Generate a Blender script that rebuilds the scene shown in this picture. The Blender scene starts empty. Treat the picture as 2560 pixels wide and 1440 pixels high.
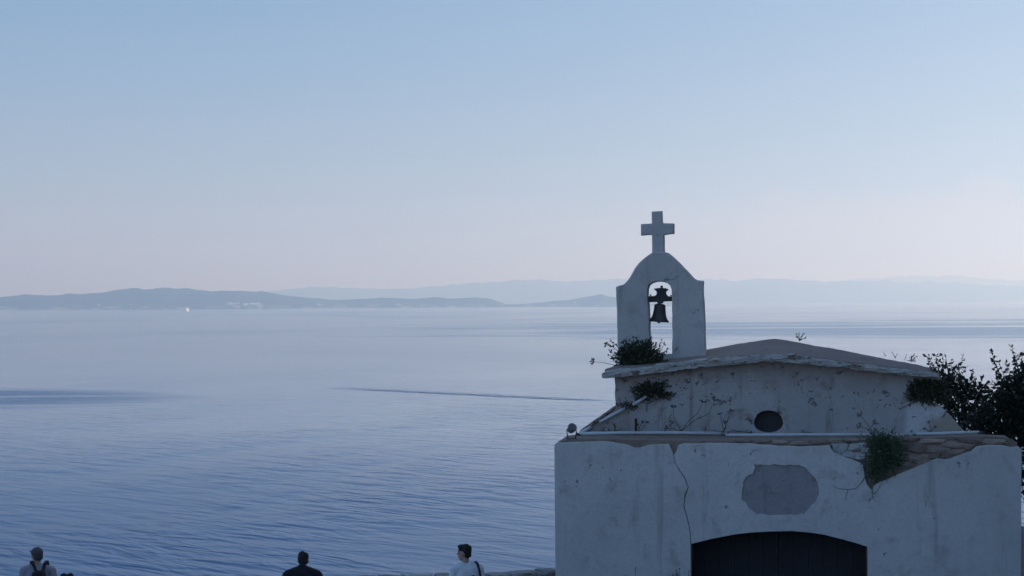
import bpy, bmesh, math, random
from mathutils import Vector, Matrix, Euler, noise

rnd = random.Random(7)
SC = bpy.context.scene
COL = SC.collection
PI = math.pi

# ------------------------------------------------------------------ camera
CAM_Z = 5.45                     # eye height above the terrace (z = 0)
SEA_Z = -34.5                    # the sea lies far below the terrace
FPX, CX, CY = 5000.0, 1280.0, 720.0
cam_data = bpy.data.cameras.new('camera')
cam_data.sensor_width = 36.0
cam_data.lens = 36.0 * FPX / 2560.0
cam_data.clip_start = 0.5
cam_data.clip_end = 200000.0
cam = bpy.data.objects.new('camera', cam_data)
COL.objects.link(cam)
ROT = Euler((math.radians(90.0 + 0.385), 0, 0)).to_matrix() @ Matrix.Rotation(math.radians(-0.286), 3, 'Z')
cam.matrix_world = Matrix.Translation((0, 0, CAM_Z)) @ ROT.to_4x4()
SC.camera = cam

# ------------------------------------------------------------------ sky, sun, exposure
SKY_TINT = (0.93, 1.09, 1.17, 1)
HAZE_SKY = (1.18, 1.21, 1.30, 1)
CLOUD_TINT = (1.12, 1.10, 1.07, 1)
SUN_AZ, SUN_EL = 76.0, 20.0       # degrees to the right of the view, above the horizon
world = bpy.data.worlds.new('World')
SC.world = world
world.use_nodes = True
wn, wl = world.node_tree.nodes, world.node_tree.links
wn.clear()
w_out = wn.new('ShaderNodeOutputWorld')
w_bg = wn.new('ShaderNodeBackground')
w_bg.inputs['Strength'].default_value = 0.115
w_sky = wn.new('ShaderNodeTexSky')
w_sky.sky_type = 'NISHITA'
w_sky.sun_disc = False
w_sky.sun_elevation = math.radians(SUN_EL)
w_sky.sun_rotation = math.radians(SUN_AZ)
w_sky.altitude = 40
w_sky.air_density = 1.0
w_sky.dust_density = 0.8
w_sky.ozone_density = 4.0
def wmath(op, a, b=0.0, clamp=False):
    nd = wn.new('ShaderNodeMath')
    nd.operation = op
    nd.use_clamp = clamp
    for k, v in enumerate((a, b)):
        if isinstance(v, bpy.types.NodeSocket): wl.new(v, nd.inputs[k])
        else: nd.inputs[k].default_value = v
    return nd.outputs[0]

def wmix(f, a, b, blend='MIX'):
    nd = wn.new('ShaderNodeMix')
    nd.data_type = 'RGBA'
    nd.blend_type = blend
    for k, v in (('Factor', f), ('A', a), ('B', b)):
        if isinstance(v, bpy.types.NodeSocket): wl.new(v, nd.inputs[k])
        else: nd.inputs[k].default_value = v
    return nd.outputs['Result']

w_tc = wn.new('ShaderNodeTexCoord')
w_sep = wn.new('ShaderNodeSeparateXYZ')
wl.new(w_tc.outputs['Generated'], w_sep.inputs[0])
w_z = wmath('MAXIMUM', w_sep.outputs[2], 0.0)
# the sky is read a little higher than the view, because the lowest degrees are hidden by haze
w_cmb = wn.new('ShaderNodeCombineXYZ')
wl.new(w_sep.outputs[0], w_cmb.inputs[0])
wl.new(w_sep.outputs[1], w_cmb.inputs[1])
wl.new(wmath('ADD', wmath('MULTIPLY', w_z, 0.95), 0.10), w_cmb.inputs[2])
w_nrm = wn.new('ShaderNodeVectorMath')
w_nrm.operation = 'NORMALIZE'
wl.new(w_cmb.outputs[0], w_nrm.inputs[0])
wl.new(w_nrm.outputs[0], w_sky.inputs['Vector'])
w_blue = wmix(1.0, w_sky.outputs['Color'], SKY_TINT, 'MULTIPLY')
w_bw = wn.new('ShaderNodeRGBToBW')
wl.new(w_sky.outputs['Color'], w_bw.inputs[0])
w_pale = wmix(1.0, HAZE_SKY, w_bw.outputs[0], 'MULTIPLY')
# the haze is whiter towards the sun
w_dot = wn.new('ShaderNodeVectorMath')
w_dot.operation = 'DOT_PRODUCT'
wl.new(w_tc.outputs['Generated'], w_dot.inputs[0])
w_dot.inputs[1].default_value = (math.sin(math.radians(SUN_AZ)), math.cos(math.radians(SUN_AZ)), 0.25)
w_aur = wmath('MULTIPLY', wmath('POWER', wmath('MULTIPLY', wmath('ADD', w_dot.outputs['Value'], -0.1), 1.15, True), 1.3), 0.8)
w_blue = wmix(w_aur, w_blue, w_pale)
w_fh = wmath('EXPONENT', wmath('MULTIPLY', w_z, -1.0 / 0.12))
w_col = wmix(wmath('MULTIPLY', w_fh, 0.95), w_blue, w_pale)
# faint tops of distant cumulus, low along the horizon
w_az = wmath('ARCTAN2', w_sep.outputs[0], w_sep.outputs[1])
def wnoise(vec, scale, detail, rough=0.55):
    nd = wn.new('ShaderNodeTexNoise')
    nd.inputs['Scale'].default_value = scale
    nd.inputs['Detail'].default_value = detail
    nd.inputs['Roughness'].default_value = rough
    wl.new(vec, nd.inputs['Vector'])
    return nd.outputs['Fac']
w_cv = wn.new('ShaderNodeCombineXYZ')
wl.new(wmath('ADD', w_az, 3.37), w_cv.inputs[0])
wl.new(wmath('MULTIPLY', w_z, 1.4), w_cv.inputs[1])
w_lump = wnoise(w_cv.outputs[0], 22.0, 6.0, 0.6)
w_patch = wnoise(w_cv.outputs[0], 5.0, 2.0)
w_top = wmath('ADD', wmath('MULTIPLY', w_lump, 0.075), 0.018)
w_in = wmath('MULTIPLY', wmath('SUBTRACT', w_top, w_z), 130.0, True)
w_fade = wmath('MULTIPLY', w_z, 24.0, True)
w_sel = wmath('MULTIPLY', wmath('MULTIPLY', wmath('SUBTRACT', w_patch, 0.43), 9.0, True), wmath('MULTIPLY', wmath('SUBTRACT', w_dot.outputs['Value'], 0.2), 6.0, True))
w_cl = wmath('MULTIPLY', wmath('MULTIPLY', w_in, w_fade), w_sel)
w_col = wmix(wmath('MULTIPLY', w_cl, 0.42), w_col, wmix(1.0, w_pale, CLOUD_TINT, 'MULTIPLY'))
wl.new(w_col, w_bg.inputs['Color'])
wl.new(w_bg.outputs[0], w_out.inputs['Surface'])

sun_data = bpy.data.lights.new('sun', 'SUN')
sun_data.energy = 4.5
sun_data.angle = math.radians(1.0)
sun_data.color = (1.0, 0.92, 0.84)
sun = bpy.data.objects.new('sun', sun_data)
COL.objects.link(sun)
sd = Vector((math.sin(math.radians(SUN_AZ)) * math.cos(math.radians(SUN_EL)),
             math.cos(math.radians(SUN_AZ)) * math.cos(math.radians(SUN_EL)),
             math.sin(math.radians(SUN_EL))))
sun.rotation_euler = sd.to_track_quat('Z', 'Y').to_euler()

SC.view_settings.view_transform = 'Standard'
SC.view_settings.look = 'None'
SC.view_settings.gamma = 1.0
SC.view_settings.use_curve_mapping = False
SC.view_settings.exposure = 0.42
SC.render.engine = 'CYCLES'
SC.cycles.use_denoising = True
SC.cycles.max_bounces = 6
SC.cycles.volume_bounces = 1
SC.cycles.sample_clamp_indirect = 8.0

# ------------------------------------------------------------------ helpers
def ray(px, py):
    return ROT @ Vector(((px - CX) / FPX, -(py - CY) / FPX, -1.0))

def at(px, py, d):
    """World point seen at a pixel of the photograph, d metres ahead."""
    r = ray(px, py)
    return Vector((0, 0, CAM_Z)) + r * (d / r.y)

def tag(o, label=None, cat=None, group=None, kind=None):
    if label: o['label'] = label
    if cat: o['category'] = cat
    if group: o['group'] = group
    if kind: o['kind'] = kind
    return o

def empty(name, loc=(0, 0, 0), rz=0.0):
    o = bpy.data.objects.new(name, None)
    COL.objects.link(o)
    o.location = loc
    o.rotation_euler = (0, 0, rz)
    return o

def link(name, me, mat=None, parent=None):
    o = bpy.data.objects.new(name, me)
    COL.objects.link(o)
    if mat is not None and not me.materials:
        me.materials.append(mat)
    if parent is not None:
        o.parent = parent
    return o

def from_bm(name, bm, mat=None, parent=None, smooth=False):
    me = bpy.data.meshes.new(name)
    bm.to_mesh(me)
    bm.free()
    if smooth:
        for p in me.polygons:
            p.use_smooth = True
    return link(name, me, mat, parent)

def from_py(name, verts, faces, mat=None, parent=None, smooth=False):
    me = bpy.data.meshes.new(name)
    me.from_pydata([tuple(v) for v in verts], [], faces)
    me.update()
    if smooth:
        for p in me.polygons:
            p.use_smooth = True
    return link(name, me, mat, parent)

class NT:
    """Small wrapper that keeps node building short."""
    def __init__(self, name):
        self.m = bpy.data.materials.new(name)
        self.m.use_nodes = True
        self.t = self.m.node_tree
        self.t.nodes.clear()
        self.out = self.n('ShaderNodeOutputMaterial')
    def n(self, typ, **kw):
        nd = self.t.nodes.new(typ)
        for k, v in kw.items():
            setattr(nd, k, v)
        return nd
    def l(self, a, b):
        self.t.links.new(a, b)
    def val(self, sock, v):
        if hasattr(v, 'is_linked') or isinstance(v, bpy.types.NodeSocket):
            self.l(v, sock)
        else:
            sock.default_value = v
    def math(self, op, a, b=0.0, c=None, clamp=False):
        nd = self.n('ShaderNodeMath', operation=op, use_clamp=clamp)
        self.val(nd.inputs[0], a)
        self.val(nd.inputs[1], b)
        if c is not None:
            self.val(nd.inputs[2], c)
        return nd.outputs[0]
    def mix(self, f, a, b, blend='MIX'):
        nd = self.n('ShaderNodeMix', data_type='RGBA', blend_type=blend)
        self.val(nd.inputs['Factor'], f)
        for s, v in (('A', a), ('B', b)):
            self.val(nd.inputs[s], v if not isinstance(v, tuple) or len(v) == 4 else (*v, 1))
        return nd.outputs['Result']
    def coord(self, kind='Object', scale=(1, 1, 1), rot=(0, 0, 0), loc=(0, 0, 0)):
        tc = self.n('ShaderNodeTexCoord')
        src = tc.outputs[kind]
        if any(rot):                                  # turn first, then stretch
            mr = self.n('ShaderNodeMapping')
            mr.inputs['Rotation'].default_value = rot
            self.l(src, mr.inputs['Vector'])
            src = mr.outputs[0]
        mp = self.n('ShaderNodeMapping')
        mp.inputs['Scale'].default_value = scale
        mp.inputs['Location'].default_value = loc
        self.l(src, mp.inputs['Vector'])
        return mp.outputs[0]
    def noise(self, vec, scale=1.0, detail=3.0, rough=0.55, dist=0.0):
        nd = self.n('ShaderNodeTexNoise')
        self.l(vec, nd.inputs['Vector'])
        nd.inputs['Scale'].default_value = scale
        nd.inputs['Detail'].default_value = detail
        nd.inputs['Roughness'].default_value = rough
        nd.inputs['Distortion'].default_value = dist
        return nd.outputs['Fac']
    def ramp(self, f, stops):
        nd = self.n('ShaderNodeValToRGB')
        e = nd.color_ramp.elements
        while len(e) > 1:
            e.remove(e[-1])
        for i, (p, c) in enumerate(stops):
            if i == 0:
                e[0].position = p
                el = e[0]
            else:
                el = e.new(p)
            el.color = (c, c, c, 1) if not isinstance(c, tuple) else (*c, 1)
        self.l(f, nd.inputs[0])
        return nd.outputs[0]
    def smooth(self, f, a, b, lo=0.0, hi=1.0):
        nd = self.n('ShaderNodeMapRange', interpolation_type='SMOOTHSTEP')
        self.val(nd.inputs['Value'], f)
        nd.inputs['From Min'].default_value = a
        nd.inputs['From Max'].default_value = b
        nd.inputs['To Min'].default_value = lo
        nd.inputs['To Max'].default_value = hi
        return nd.outputs[0]
    def bump(self, h, dist=0.01, strength=1.0):
        nd = self.n('ShaderNodeBump')
        self.l(h, nd.inputs['Height'])
        nd.inputs['Distance'].default_value = dist
        nd.inputs['Strength'].default_value = strength
        return nd.outputs[0]
    def bsdf(self, color, rough=0.85, normal=None, metal=0.0, spec=0.5, **kw):
        nd = self.n('ShaderNodeBsdfPrincipled')
        self.val(nd.inputs['Base Color'], color if not isinstance(color, tuple) or len(color) == 4 else (*color, 1))
        self.val(nd.inputs['Roughness'], rough)
        nd.inputs['Metallic'].default_value = metal
        nd.inputs['Specular IOR Level'].default_value = spec
        for k, v in kw.items():
            self.val(nd.inputs[k], v)
        if normal is not None:
            self.l(normal, nd.inputs['Normal'])
        self.l(nd.outputs[0], self.out.inputs['Surface'])
        return nd

# ------------------------------------------------------------------ sea
def sea_material():
    t = NT('sea_water')
    tc = t.n('ShaderNodeTexCoord').outputs['Object']
    sep = t.n('ShaderNodeSeparateXYZ')
    t.l(tc, sep.inputs[0])
    X, Y = sep.outputs[0], sep.outputs[1]
    # wave trains: crests run down to the right, long and broken
    A = math.radians(48)
    def train(length, crest, ang, dist=0.6):
        v = t.coord('Object', scale=(1.0 / crest, 1.0 / length, 1), rot=(0, 0, ang))
        return t.noise(v, 1.0, 2.0, 0.5, dist)
    h1 = train(5.5, 22, A)
    h2 = train(2.4, 8, A + 0.22)
    h3 = train(9.0, 40, math.radians(20))
    h = t.math('ADD', t.math('MULTIPLY', h1, 0.62), t.math('MULTIPLY', h2, 0.2))
    h = t.math('ADD', h, t.math('MULTIPLY', h3, 0.3))
    # wind: ruffled bands and slick bands
    big = t.noise(t.coord('Object', scale=(1 / 900.0, 1 / 2200.0, 1), rot=(0, 0, 0.12)), 1.0, 4.0, 0.55, 0.8)
    slick = t.noise(t.coord('Object', scale=(1 / 260.0, 1 / 120.0, 1), rot=(0, 0, 0.5)), 1.0, 3.0, 0.5, 0.5)
    def blob(cx, cy, rx, ry, a=1.3, b=0.5, wob=0.5, rot=0.0):
        v = t.coord('Object', scale=(1 / rx, 1 / ry, 1), loc=(-cx / rx, -cy / ry, 0))
        ln = t.n('ShaderNodeVectorMath', operation='LENGTH')
        t.l(v, ln.inputs[0])
        wb = t.math('MULTIPLY', t.math('SUBTRACT', slick, 0.5), wob * 2)
        return t.smooth(t.math('ADD', ln.outputs['Value'], wb), b, a, 1.0, 0.0)
    patch_l = blob(-262, 850, 112, 110, a=1.25, b=0.5, wob=0.6)
    strk = t.noise(t.coord('Object', scale=(1 / 160.0, 1 / 34.0, 1)), 1.0, 3.0, 0.55, 0.6)
    patch_l = t.math('MULTIPLY', patch_l, t.smooth(strk, 0.36, 0.55, 0.35, 1.0))
    far_r = t.math('MULTIPLY', blob(900, 2900, 1000, 1200, a=1.2, b=0.7, wob=0.5),
                   t.smooth(t.noise(t.coord('Object', scale=(1 / 1500.0, 1 / 330.0, 1), rot=(0, 0, 0.05)), 1.0, 4.0, 0.6, 0.7), 0.40, 0.58))
    ruff = t.math('MAXIMUM', patch_l, t.math('MULTIPLY', far_r, 0.8))
    band = t.smooth(big, 0.42, 0.68, 0.0, 0.28)
    ruff = t.math('MAXIMUM', ruff, band)
    # amplitude of the visible waves
    near = t.smooth(Y, 230, 1000, 2.1, 0.34)
    gust = t.noise(t.coord('Object', scale=(1 / 90.0, 1 / 170.0, 1), rot=(0, 0, 0.3), loc=(3.1, 1.7, 0)), 1.0, 3.0, 0.55, 0.6)
    amp = t.math('MULTIPLY', near, t.smooth(gust, 0.36, 0.64, 0.45, 1.25))
    amp = t.math('MULTIPLY', amp, t.smooth(X, -90, 50, 0.75, 1.12))
    h = t.math('MULTIPLY', h, amp)
    # the track a boat has left: one long low ridge of water
    p0, p1 = at(915, 972, 1), at(1535, 1002, 1)
    def on_sea(px, py):
        r = ray(px, py)
        k = (SEA_Z - CAM_Z) / r.z
        return Vector((0, 0, CAM_Z)) + r * k
    a, b = on_sea(905, 971.5), on_sea(1600, 1005)
    d = (b - a)
    L = math.hypot(d.x, d.y)
    nx, ny = -d.y / L, d.x / L
    s = t.math('ADD', t.math('ADD', t.math('MULTIPLY', X, nx), t.math('MULTIPLY', Y, ny)), -(a.x * nx + a.y * ny))
    al = t.math('ADD', t.math('ADD', t.math('MULTIPLY', X, d.x / L), t.math('MULTIPLY', Y, d.y / L)), -(a.x * d.x / L + a.y * d.y / L))
    wob = t.math('MULTIPLY', t.math('SUBTRACT', t.noise(t.coord('Object', scale=(0.09, 0.09, 1)), 1.0, 3.0), 0.5), 11.0)
    s2 = t.math('ADD', s, wob)
    ridge = t.smooth(t.math('ABSOLUTE', s2), 0.0, 12.0, 1.0, 0.0)
    brk = t.smooth(t.noise(t.coord('Object', scale=(0.10, 0.10, 1)), 1.0, 3.0), 0.3, 0.6, 0.35, 1.0)
    ridge = t.math('MULTIPLY', ridge, brk)
    ridge = t.math('MULTIPLY', t.math('MULTIPLY', ridge, t.smooth(al, -30, 25)), t.smooth(al, 135, 170, 1.0, 0.0))
    h = t.math('ADD', h, t.math('MULTIPLY', ridge, 2.4))
    bump = t.bump(h, 1.0, 1.0)
    rough = t.math('ADD', t.math('MULTIPLY', t.smooth(Y, 220, 680, 0.30, 0.125), t.smooth(X, -80, 40, 1.05, 0.86)), t.math('MULTIPLY', ruff, 0.15))
    t.bsdf((0.005, 0.045, 0.15), rough, bump, IOR=1.33)
    return t.m

sea_v, sea_f = [], []
xs = [-42000, -16000, -6000, -2000, -700, 0, 700, 2000, 6000, 16000, 42000]
ys = [36, 200, 600, 1500, 4000, 10000, 20000, 46000]
for y in ys:
    for x in xs:
        sea_v.append((x, y, 0))
for j in range(len(ys) - 1):
    for i in range(len(xs) - 1):
        k = j * len(xs) + i
        sea_f.append((k, k + 1, k + 1 + len(xs), k + len(xs)))
sea = from_py('sea', sea_v, sea_f, sea_material())
sea.location = (0, 0, SEA_Z)
tag(sea, 'calm blue sea stretching to the far hills', kind='structure')

# ------------------------------------------------------------------ far shores
def hill_material(name, base, cliff, lo, hi):
    t = NT(name)
    v = t.coord('Object')
    n1 = t.noise(v, 1 / 420.0, 5, 0.6)
    n2 = t.noise(v, 1 / 90.0, 4, 0.6)
    c = t.mix(t.smooth(n1, 0.35, 0.65), base, tuple(x * 1.9 for x in base))
    sep = t.n('ShaderNodeSeparateXYZ')
    t.l(t.n('ShaderNodeTexCoord').outputs['Object'], sep.inputs[0])
    low = t.smooth(sep.outputs[2], lo, hi, 1.0, 0.0)
    pale = t.math('MULTIPLY', low, t.smooth(n2, 0.50, 0.62))
    c = t.mix(pale, c, cliff)
    t.bsdf(c, 0.95, t.bump(n2, 25.0, 0.6), spec=0.1)
    return t.m

def interp(pts, x):
    if x <= pts[0][0]: return pts[0][1]
    for (x0, y0), (x1, y1) in zip(pts, pts[1:]):
        if x <= x1:
            f = (x - x0) / (x1 - x0)
            return y0 + (y1 - y0) * f
    return pts[-1][1]

def range_of_hills(name, pts, dist, depth, mat, label, seed, rough=0.12, step=3):
    """A real height field: skyline heights at dist + depth * 0.45, sloping to the water in front and behind."""
    x0, x1 = pts[0][0], pts[-1][0]
    n = int((x1 - x0) / step)
    rows = 15
    V, F = [], []
    for i in range(n + 1):
        px = x0 + (x1 - x0) * i / n
        py = interp(pts, px)
        dd = dist + depth * 0.45
        top = at(px, py, dd)
        H = max(top.z - SEA_Z, 1.0)
        u = math.atan2(top.x, top.y)
        for j in range(rows):
            f = j / (rows - 1)
            prof = math.sin(PI * min(f / 0.9, 1.0)) ** 1.15 if f < 0.45 else max(0.0, math.cos((f - 0.45) / 0.55 * PI / 2)) ** 0.9
            dj = dist + depth * f + 260 * noise.noise((px * 0.012, f * 2, seed)) * (1 if j == 0 else 0.4)
            X, Y = dj * math.tan(u), dj
            nz = noise.fractal((X / 700.0, Y / 700.0, seed), 1.0, 2.0, 5)
            rel = 1.0 + rough * 3.0 * nz * (1 - abs(f - 0.45) * 1.2 if f != 0.45 else 0)
            if j == int(round(0.45 * (rows - 1))):
                rel = 1.0 + rough * 0.9 * nz + 0.11 * noise.fractal((X / 160.0, 3.0, seed), 1.0, 2.0, 4)
                prof = 1.0
            z = SEA_Z + H * prof * max(rel, 0.15)
            lim = at(px, py, dj).z
            if z > lim and prof != 1.0: z = lim + (z - lim) * 0.08
            if j in (0, rows - 1): z = SEA_Z - 0.8
            V.append((X, Y, z))
    for i in range(n):
        for j in range(rows - 1):
            k = i * rows + j
            F.append((k, k + rows, k + rows + 1, k + 1))
    o = from_py(name, V, F, mat, smooth=True)
    tag(o, label, kind='structure')
    return o

M_near = hill_material('near_hills', (0.022, 0.028, 0.030), (0.42, 0.38, 0.33), -34, 6)
M_far = hill_material('far_hills', (0.03, 0.034, 0.036), (0.2, 0.19, 0.17), -36, -30)
range_of_hills('hills', [(-330, 752), (-200, 745), (-80, 748), (0, 742), (30, 739), (62, 737), (85, 740), (120, 739), (165, 738), (200, 737.5), (245, 735), (275, 728),
    (300, 724), (330, 722), (362, 726), (392, 720), (430, 720.5), (470, 723), (505, 724.5), (528, 728.5), (560, 727), (600, 727), (660, 731), (720, 739), (800, 748), (860, 760), (900, 771)],
    13600, 3200, M_near, 'long blue hills across the water at the far left', 3.1)
range_of_hills('headland', [(630, 770), (660, 764), (690, 757), (730, 754), (770, 748), (800, 746), (830, 750), (870, 749), (915, 747), (950, 744.5), (1000, 745.5), (1040, 748), (1085, 744),
    (1120, 747), (1170, 745), (1220, 746), (1250, 755), (1280, 767)],
    14300, 1700, M_near, 'low headland with pale cliffs in the middle of the far shore', 9.4)
range_of_hills('island', [(1235, 768), (1262, 761), (1300, 759.5), (1345, 757), (1390, 752), (1420, 751), (1455, 744), (1480, 740), (1503, 735.5), (1520, 741), (1545, 744), (1580, 748), (1640, 750), (1690, 758), (1720, 765)],
    14600, 1300, M_near, 'small peaked headland at the far shore left of the belfry', 14.2)
range_of_hills('mountains', [(560, 745), (620, 735), (680, 728), (740, 722), (800, 718), (880, 717), (960, 723), (1010, 722), (1080, 716), (1150, 714), (1210, 708), (1285, 702), (1340, 700.5), (1380, 702),
    (1430, 706), (1480, 700), (1540, 697.5), (1620, 700), (1700, 702), (1760, 700), (1830, 702), (1900, 698), (1950, 698.5), (1990, 702.5), (2060, 701), (2120, 704), (2180, 702), (2250, 707), (2330, 706),
    (2420, 711), (2500, 715), (2600, 720), (2800, 730)],
    29000, 5000, M_far, 'faint blue mountain range behind the belfry', 21.7, step=8)
range_of_hills('mountains', [(1900, 728), (2000, 712), (2080, 703), (2160, 697), (2260, 691), (2350, 690), (2430, 694), (2500, 699), (2600, 707), (2800, 718), (3000, 725)],
    38000, 5000, M_far, 'faintest farthest mountain range low at the right', 27.7, step=8)

# ------------------------------------------------------------------ the hillside on the right, unseen and added to keep the terrace in shade
V, F = [], []
NX, NY = 26, 40
for j in range(NY):
    y = -30 + 150 * j / (NY - 1)
    for i in range(NX):
        f = i / (NX - 1)
        x = max(13.5, 0.285 * y + 4) + 75 * f
        z = 24 * min(1.0, f / 0.24) ** 1.1 + 3.0 * noise.fractal((x * 0.06, y * 0.06, 5.0), 1.0, 2.0, 4) * min(1, f * 8)
        V.append((x, y, z if f > 0 else -0.6))
for j in range(NY - 1):
    for i in range(NX - 1):
        k = j * NX + i
        F.append((k, k + 1, k + NX + 1, k + NX))
t = NT('shade_hill_scrub')
v = t.coord('Object')
t.bsdf(t.mix(t.smooth(t.noise(v, 0.5, 6), 0.4, 0.6), (0.05, 0.06, 0.03), (0.16, 0.14, 0.10)), 0.95, t.bump(t.noise(v, 2.0, 5), 0.3))
tag(from_py('shade_hill', V, F, t.m, smooth=True), 'unseen scrubby slope added at the right to shade the terrace', kind='structure')

# ------------------------------------------------------------------ haze over the whole strait
t = NT('haze_air')
pv = t.n('ShaderNodeVolumePrincipled')
pv.inputs['Color'].default_value = (0.53, 0.77, 1.0, 1)
pv.inputs['Absorption Color'].default_value = (1, 1, 1, 1)   # no absorption: blue light is scattered more than red, as in clear air
pv.inputs['Density'].default_value = 1.02e-4
pv.inputs['Anisotropy'].default_value = 0.5
t.l(pv.outputs[0], t.out.inputs['Volume'])
HZ = (-43000, -900, SEA_Z - 1.5, 43000, 47000, 700)
x0, y0, z0, x1, y1, z1 = HZ
haze = from_py('haze', [(x0, y0, z0), (x1, y0, z0), (x1, y1, z0), (x0, y1, z0), (x0, y0, z1), (x1, y0, z1), (x1, y1, z1), (x0, y1, z1)],
               [(0, 3, 2, 1), (4, 5, 6, 7), (0, 1, 5, 4), (1, 2, 6, 5), (2, 3, 7, 6), (3, 0, 4, 7)], t.m)
tag(haze, 'pale sea haze filling the air over the strait', kind='stuff')

# ------------------------------------------------------------------ terrace and cliff
def edge_y(x):
    f = min(1.0, max(0.0, (x - 0.5) / 2.5))
    return 35.0 + 13.0 * f

V, F = [], []
gx = [-60 + 2.0 * i for i in range(46)]
gy = [-40 + 2.0 * j for j in range(70)]
for y in gy:
    for x in gx:
        up = min(1.0, max(0.0, (19.0 - y) / 15.0))
        z = 3.85 * up * up * (3 - 2 * up)
        d = y - edge_y(x)
        if d > 0:
            z -= min(60.0, d * 2.6 + 3 * noise.noise((x * 0.2, y * 0.2, 0)))
        V.append((x, y, max(z, SEA_Z - 0.9)))
for j in range(len(gy) - 1):
    for i in range(len(gx) - 1):
        k = j * len(gx) + i
        F.append((k, k + 1, k + len(gx) + 1, k + len(gx)))
t = NT('paved_ground')
v = t.coord('Object')
t.bsdf(t.mix(t.noise(v, 1.3, 6), (0.07, 0.065, 0.06), (0.17, 0.155, 0.14)), 0.9, t.bump(t.noise(v, 6.0, 5), 0.03))
tag(from_py('ground', V, F, t.m, smooth=True), 'worn terrace in front of the chapel above the sea', kind='structure')

# ------------------------------------------------------------------ materials of the chapel
STAIN_Z, FRESH_U, FRESH_Z = 4.27, 5.05, 3.92

def plaster(name, base, dirt, dirt_amt=0.5, streak=True, bump=0.022, top=False):
    t = NT(name)
    v = t.coord('Object')
    big = t.noise(v, 0.55, 5, 0.6, 0.4)
    mid = t.noise(v, 3.2, 5, 0.62, 0.3)
    fine = t.noise(v, 30.0, 5, 0.7)
    c = t.mix(t.smooth(big, 0.35, 0.7), base, tuple(x * 0.86 for x in base))
    c = t.mix(t.math('MULTIPLY', t.smooth(mid, 0.52, 0.74), dirt_amt), c, dirt)
    if streak:
        vs = t.coord('Object', scale=(5.5, 5.5, 0.45))
        st = t.noise(vs, 1.0, 4, 0.6, 0.2)
        c = t.mix(t.math('MULTIPLY', t.smooth(st, 0.56, 0.75), dirt_amt * 0.8), c, tuple(x * 0.8 for x in dirt))
    if top:
        # rain stain hanging from the eaves, a fresh coat of lime at the right foot, brown damp at both lower ends
        sep = t.n('ShaderNodeSeparateXYZ')
        t.l(t.n('ShaderNodeTexCoord').outputs['Object'], sep.inputs[0])
        u, z = sep.outputs[0], sep.outputs[2]
        wob = t.math('MULTIPLY', t.math('SUBTRACT', t.noise(t.coord('Object', scale=(2.2, 2.2, 0.7)), 1.0, 5, 0.65), 0.5), 0.9)
        z2 = t.math('ADD', z, wob)
        c = t.mix(t.smooth(z2, STAIN_Z - 0.28, STAIN_Z + 0.22, 0.0, 0.72), c, (0.36, 0.29, 0.25))
        ul = t.smooth(t.math('ADD', u, wob), 0.55, 1.35, 0.55, 0.0)
        c = t.mix(ul, c, (0.40, 0.31, 0.27))
        fr = t.math('MULTIPLY', t.smooth(t.math('ADD', u, t.math('MULTIPLY', wob, 0.35)), FRESH_U, FRESH_U + 0.12), t.smooth(z2, FRESH_Z, FRESH_Z + 0.08, 1.0, 0.0))
        c = t.mix(t.math('MULTIPLY', fr, 0.85), c, (0.74, 0.74, 0.74))
        dr = t.math('MULTIPLY', t.smooth(t.math('ADD', u, wob), FRESH_U + 0.25, FRESH_U + 0.5), t.smooth(z2, FRESH_Z - 0.3, FRESH_Z - 0.1, 1.0, 0.0))
        c = t.mix(t.math('MULTIPLY', dr, 0.8), c, (0.42, 0.33, 0.25))
    # small chips and pits where the lime has come off
    pit = t.noise(v, 6.5, 4, 0.72, 0.6)
    pits = t.smooth(pit, 0.615 if top else 0.665, 0.66 if top else 0.71)
    c = t.mix(t.math('MULTIPLY', pits, 0.75), c, tuple(x * 0.5 for x in dirt))
    c = t.mix(t.smooth(fine, 0.38, 0.72, 0.0, 0.30), c, tuple(x * 0.6 for x in base))
    h = t.math('ADD', t.math('MULTIPLY', mid, 1.0), t.math('MULTIPLY', fine, 0.45))
    h = t.math('ADD', h, t.math('MULTIPLY', big, 2.5))
    h = t.math('SUBTRACT', h, t.math('MULTIPLY', pits, 0.8))
    t.bsdf(c, 0.92, t.bump(h, bump), spec=0.2)
    return t.m

M_plaster = plaster('lime_plaster', (0.75, 0.72, 0.69), (0.38, 0.34, 0.31), 0.55)
M_belfry = plaster('belfry_plaster', (0.66, 0.63, 0.61), (0.40, 0.36, 0.33), 0.6)
M_gable = plaster('stained_plaster', (0.56, 0.53, 0.525), (0.30, 0.235, 0.21), 0.9, bump=0.02, top=True)
M_cornice = plaster('cornice_plaster', (0.60, 0.58, 0.55), (0.13, 0.11, 0.095), 1.6, streak=False, bump=0.03)
M_patch = plaster('grey_render', (0.43, 0.39, 0.405), (0.25, 0.225, 0.23), 1.0, bump=0.03)
M_mortar = plaster('earthy_mortar', (0.36, 0.28, 0.235), (0.15, 0.12, 0.10), 0.9, streak=False, bump=0.05)
M_roof = plaster('cement_roof', (0.36, 0.285, 0.25), (0.23, 0.18, 0.155), 0.8, streak=False, bump=0.02)

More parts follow.
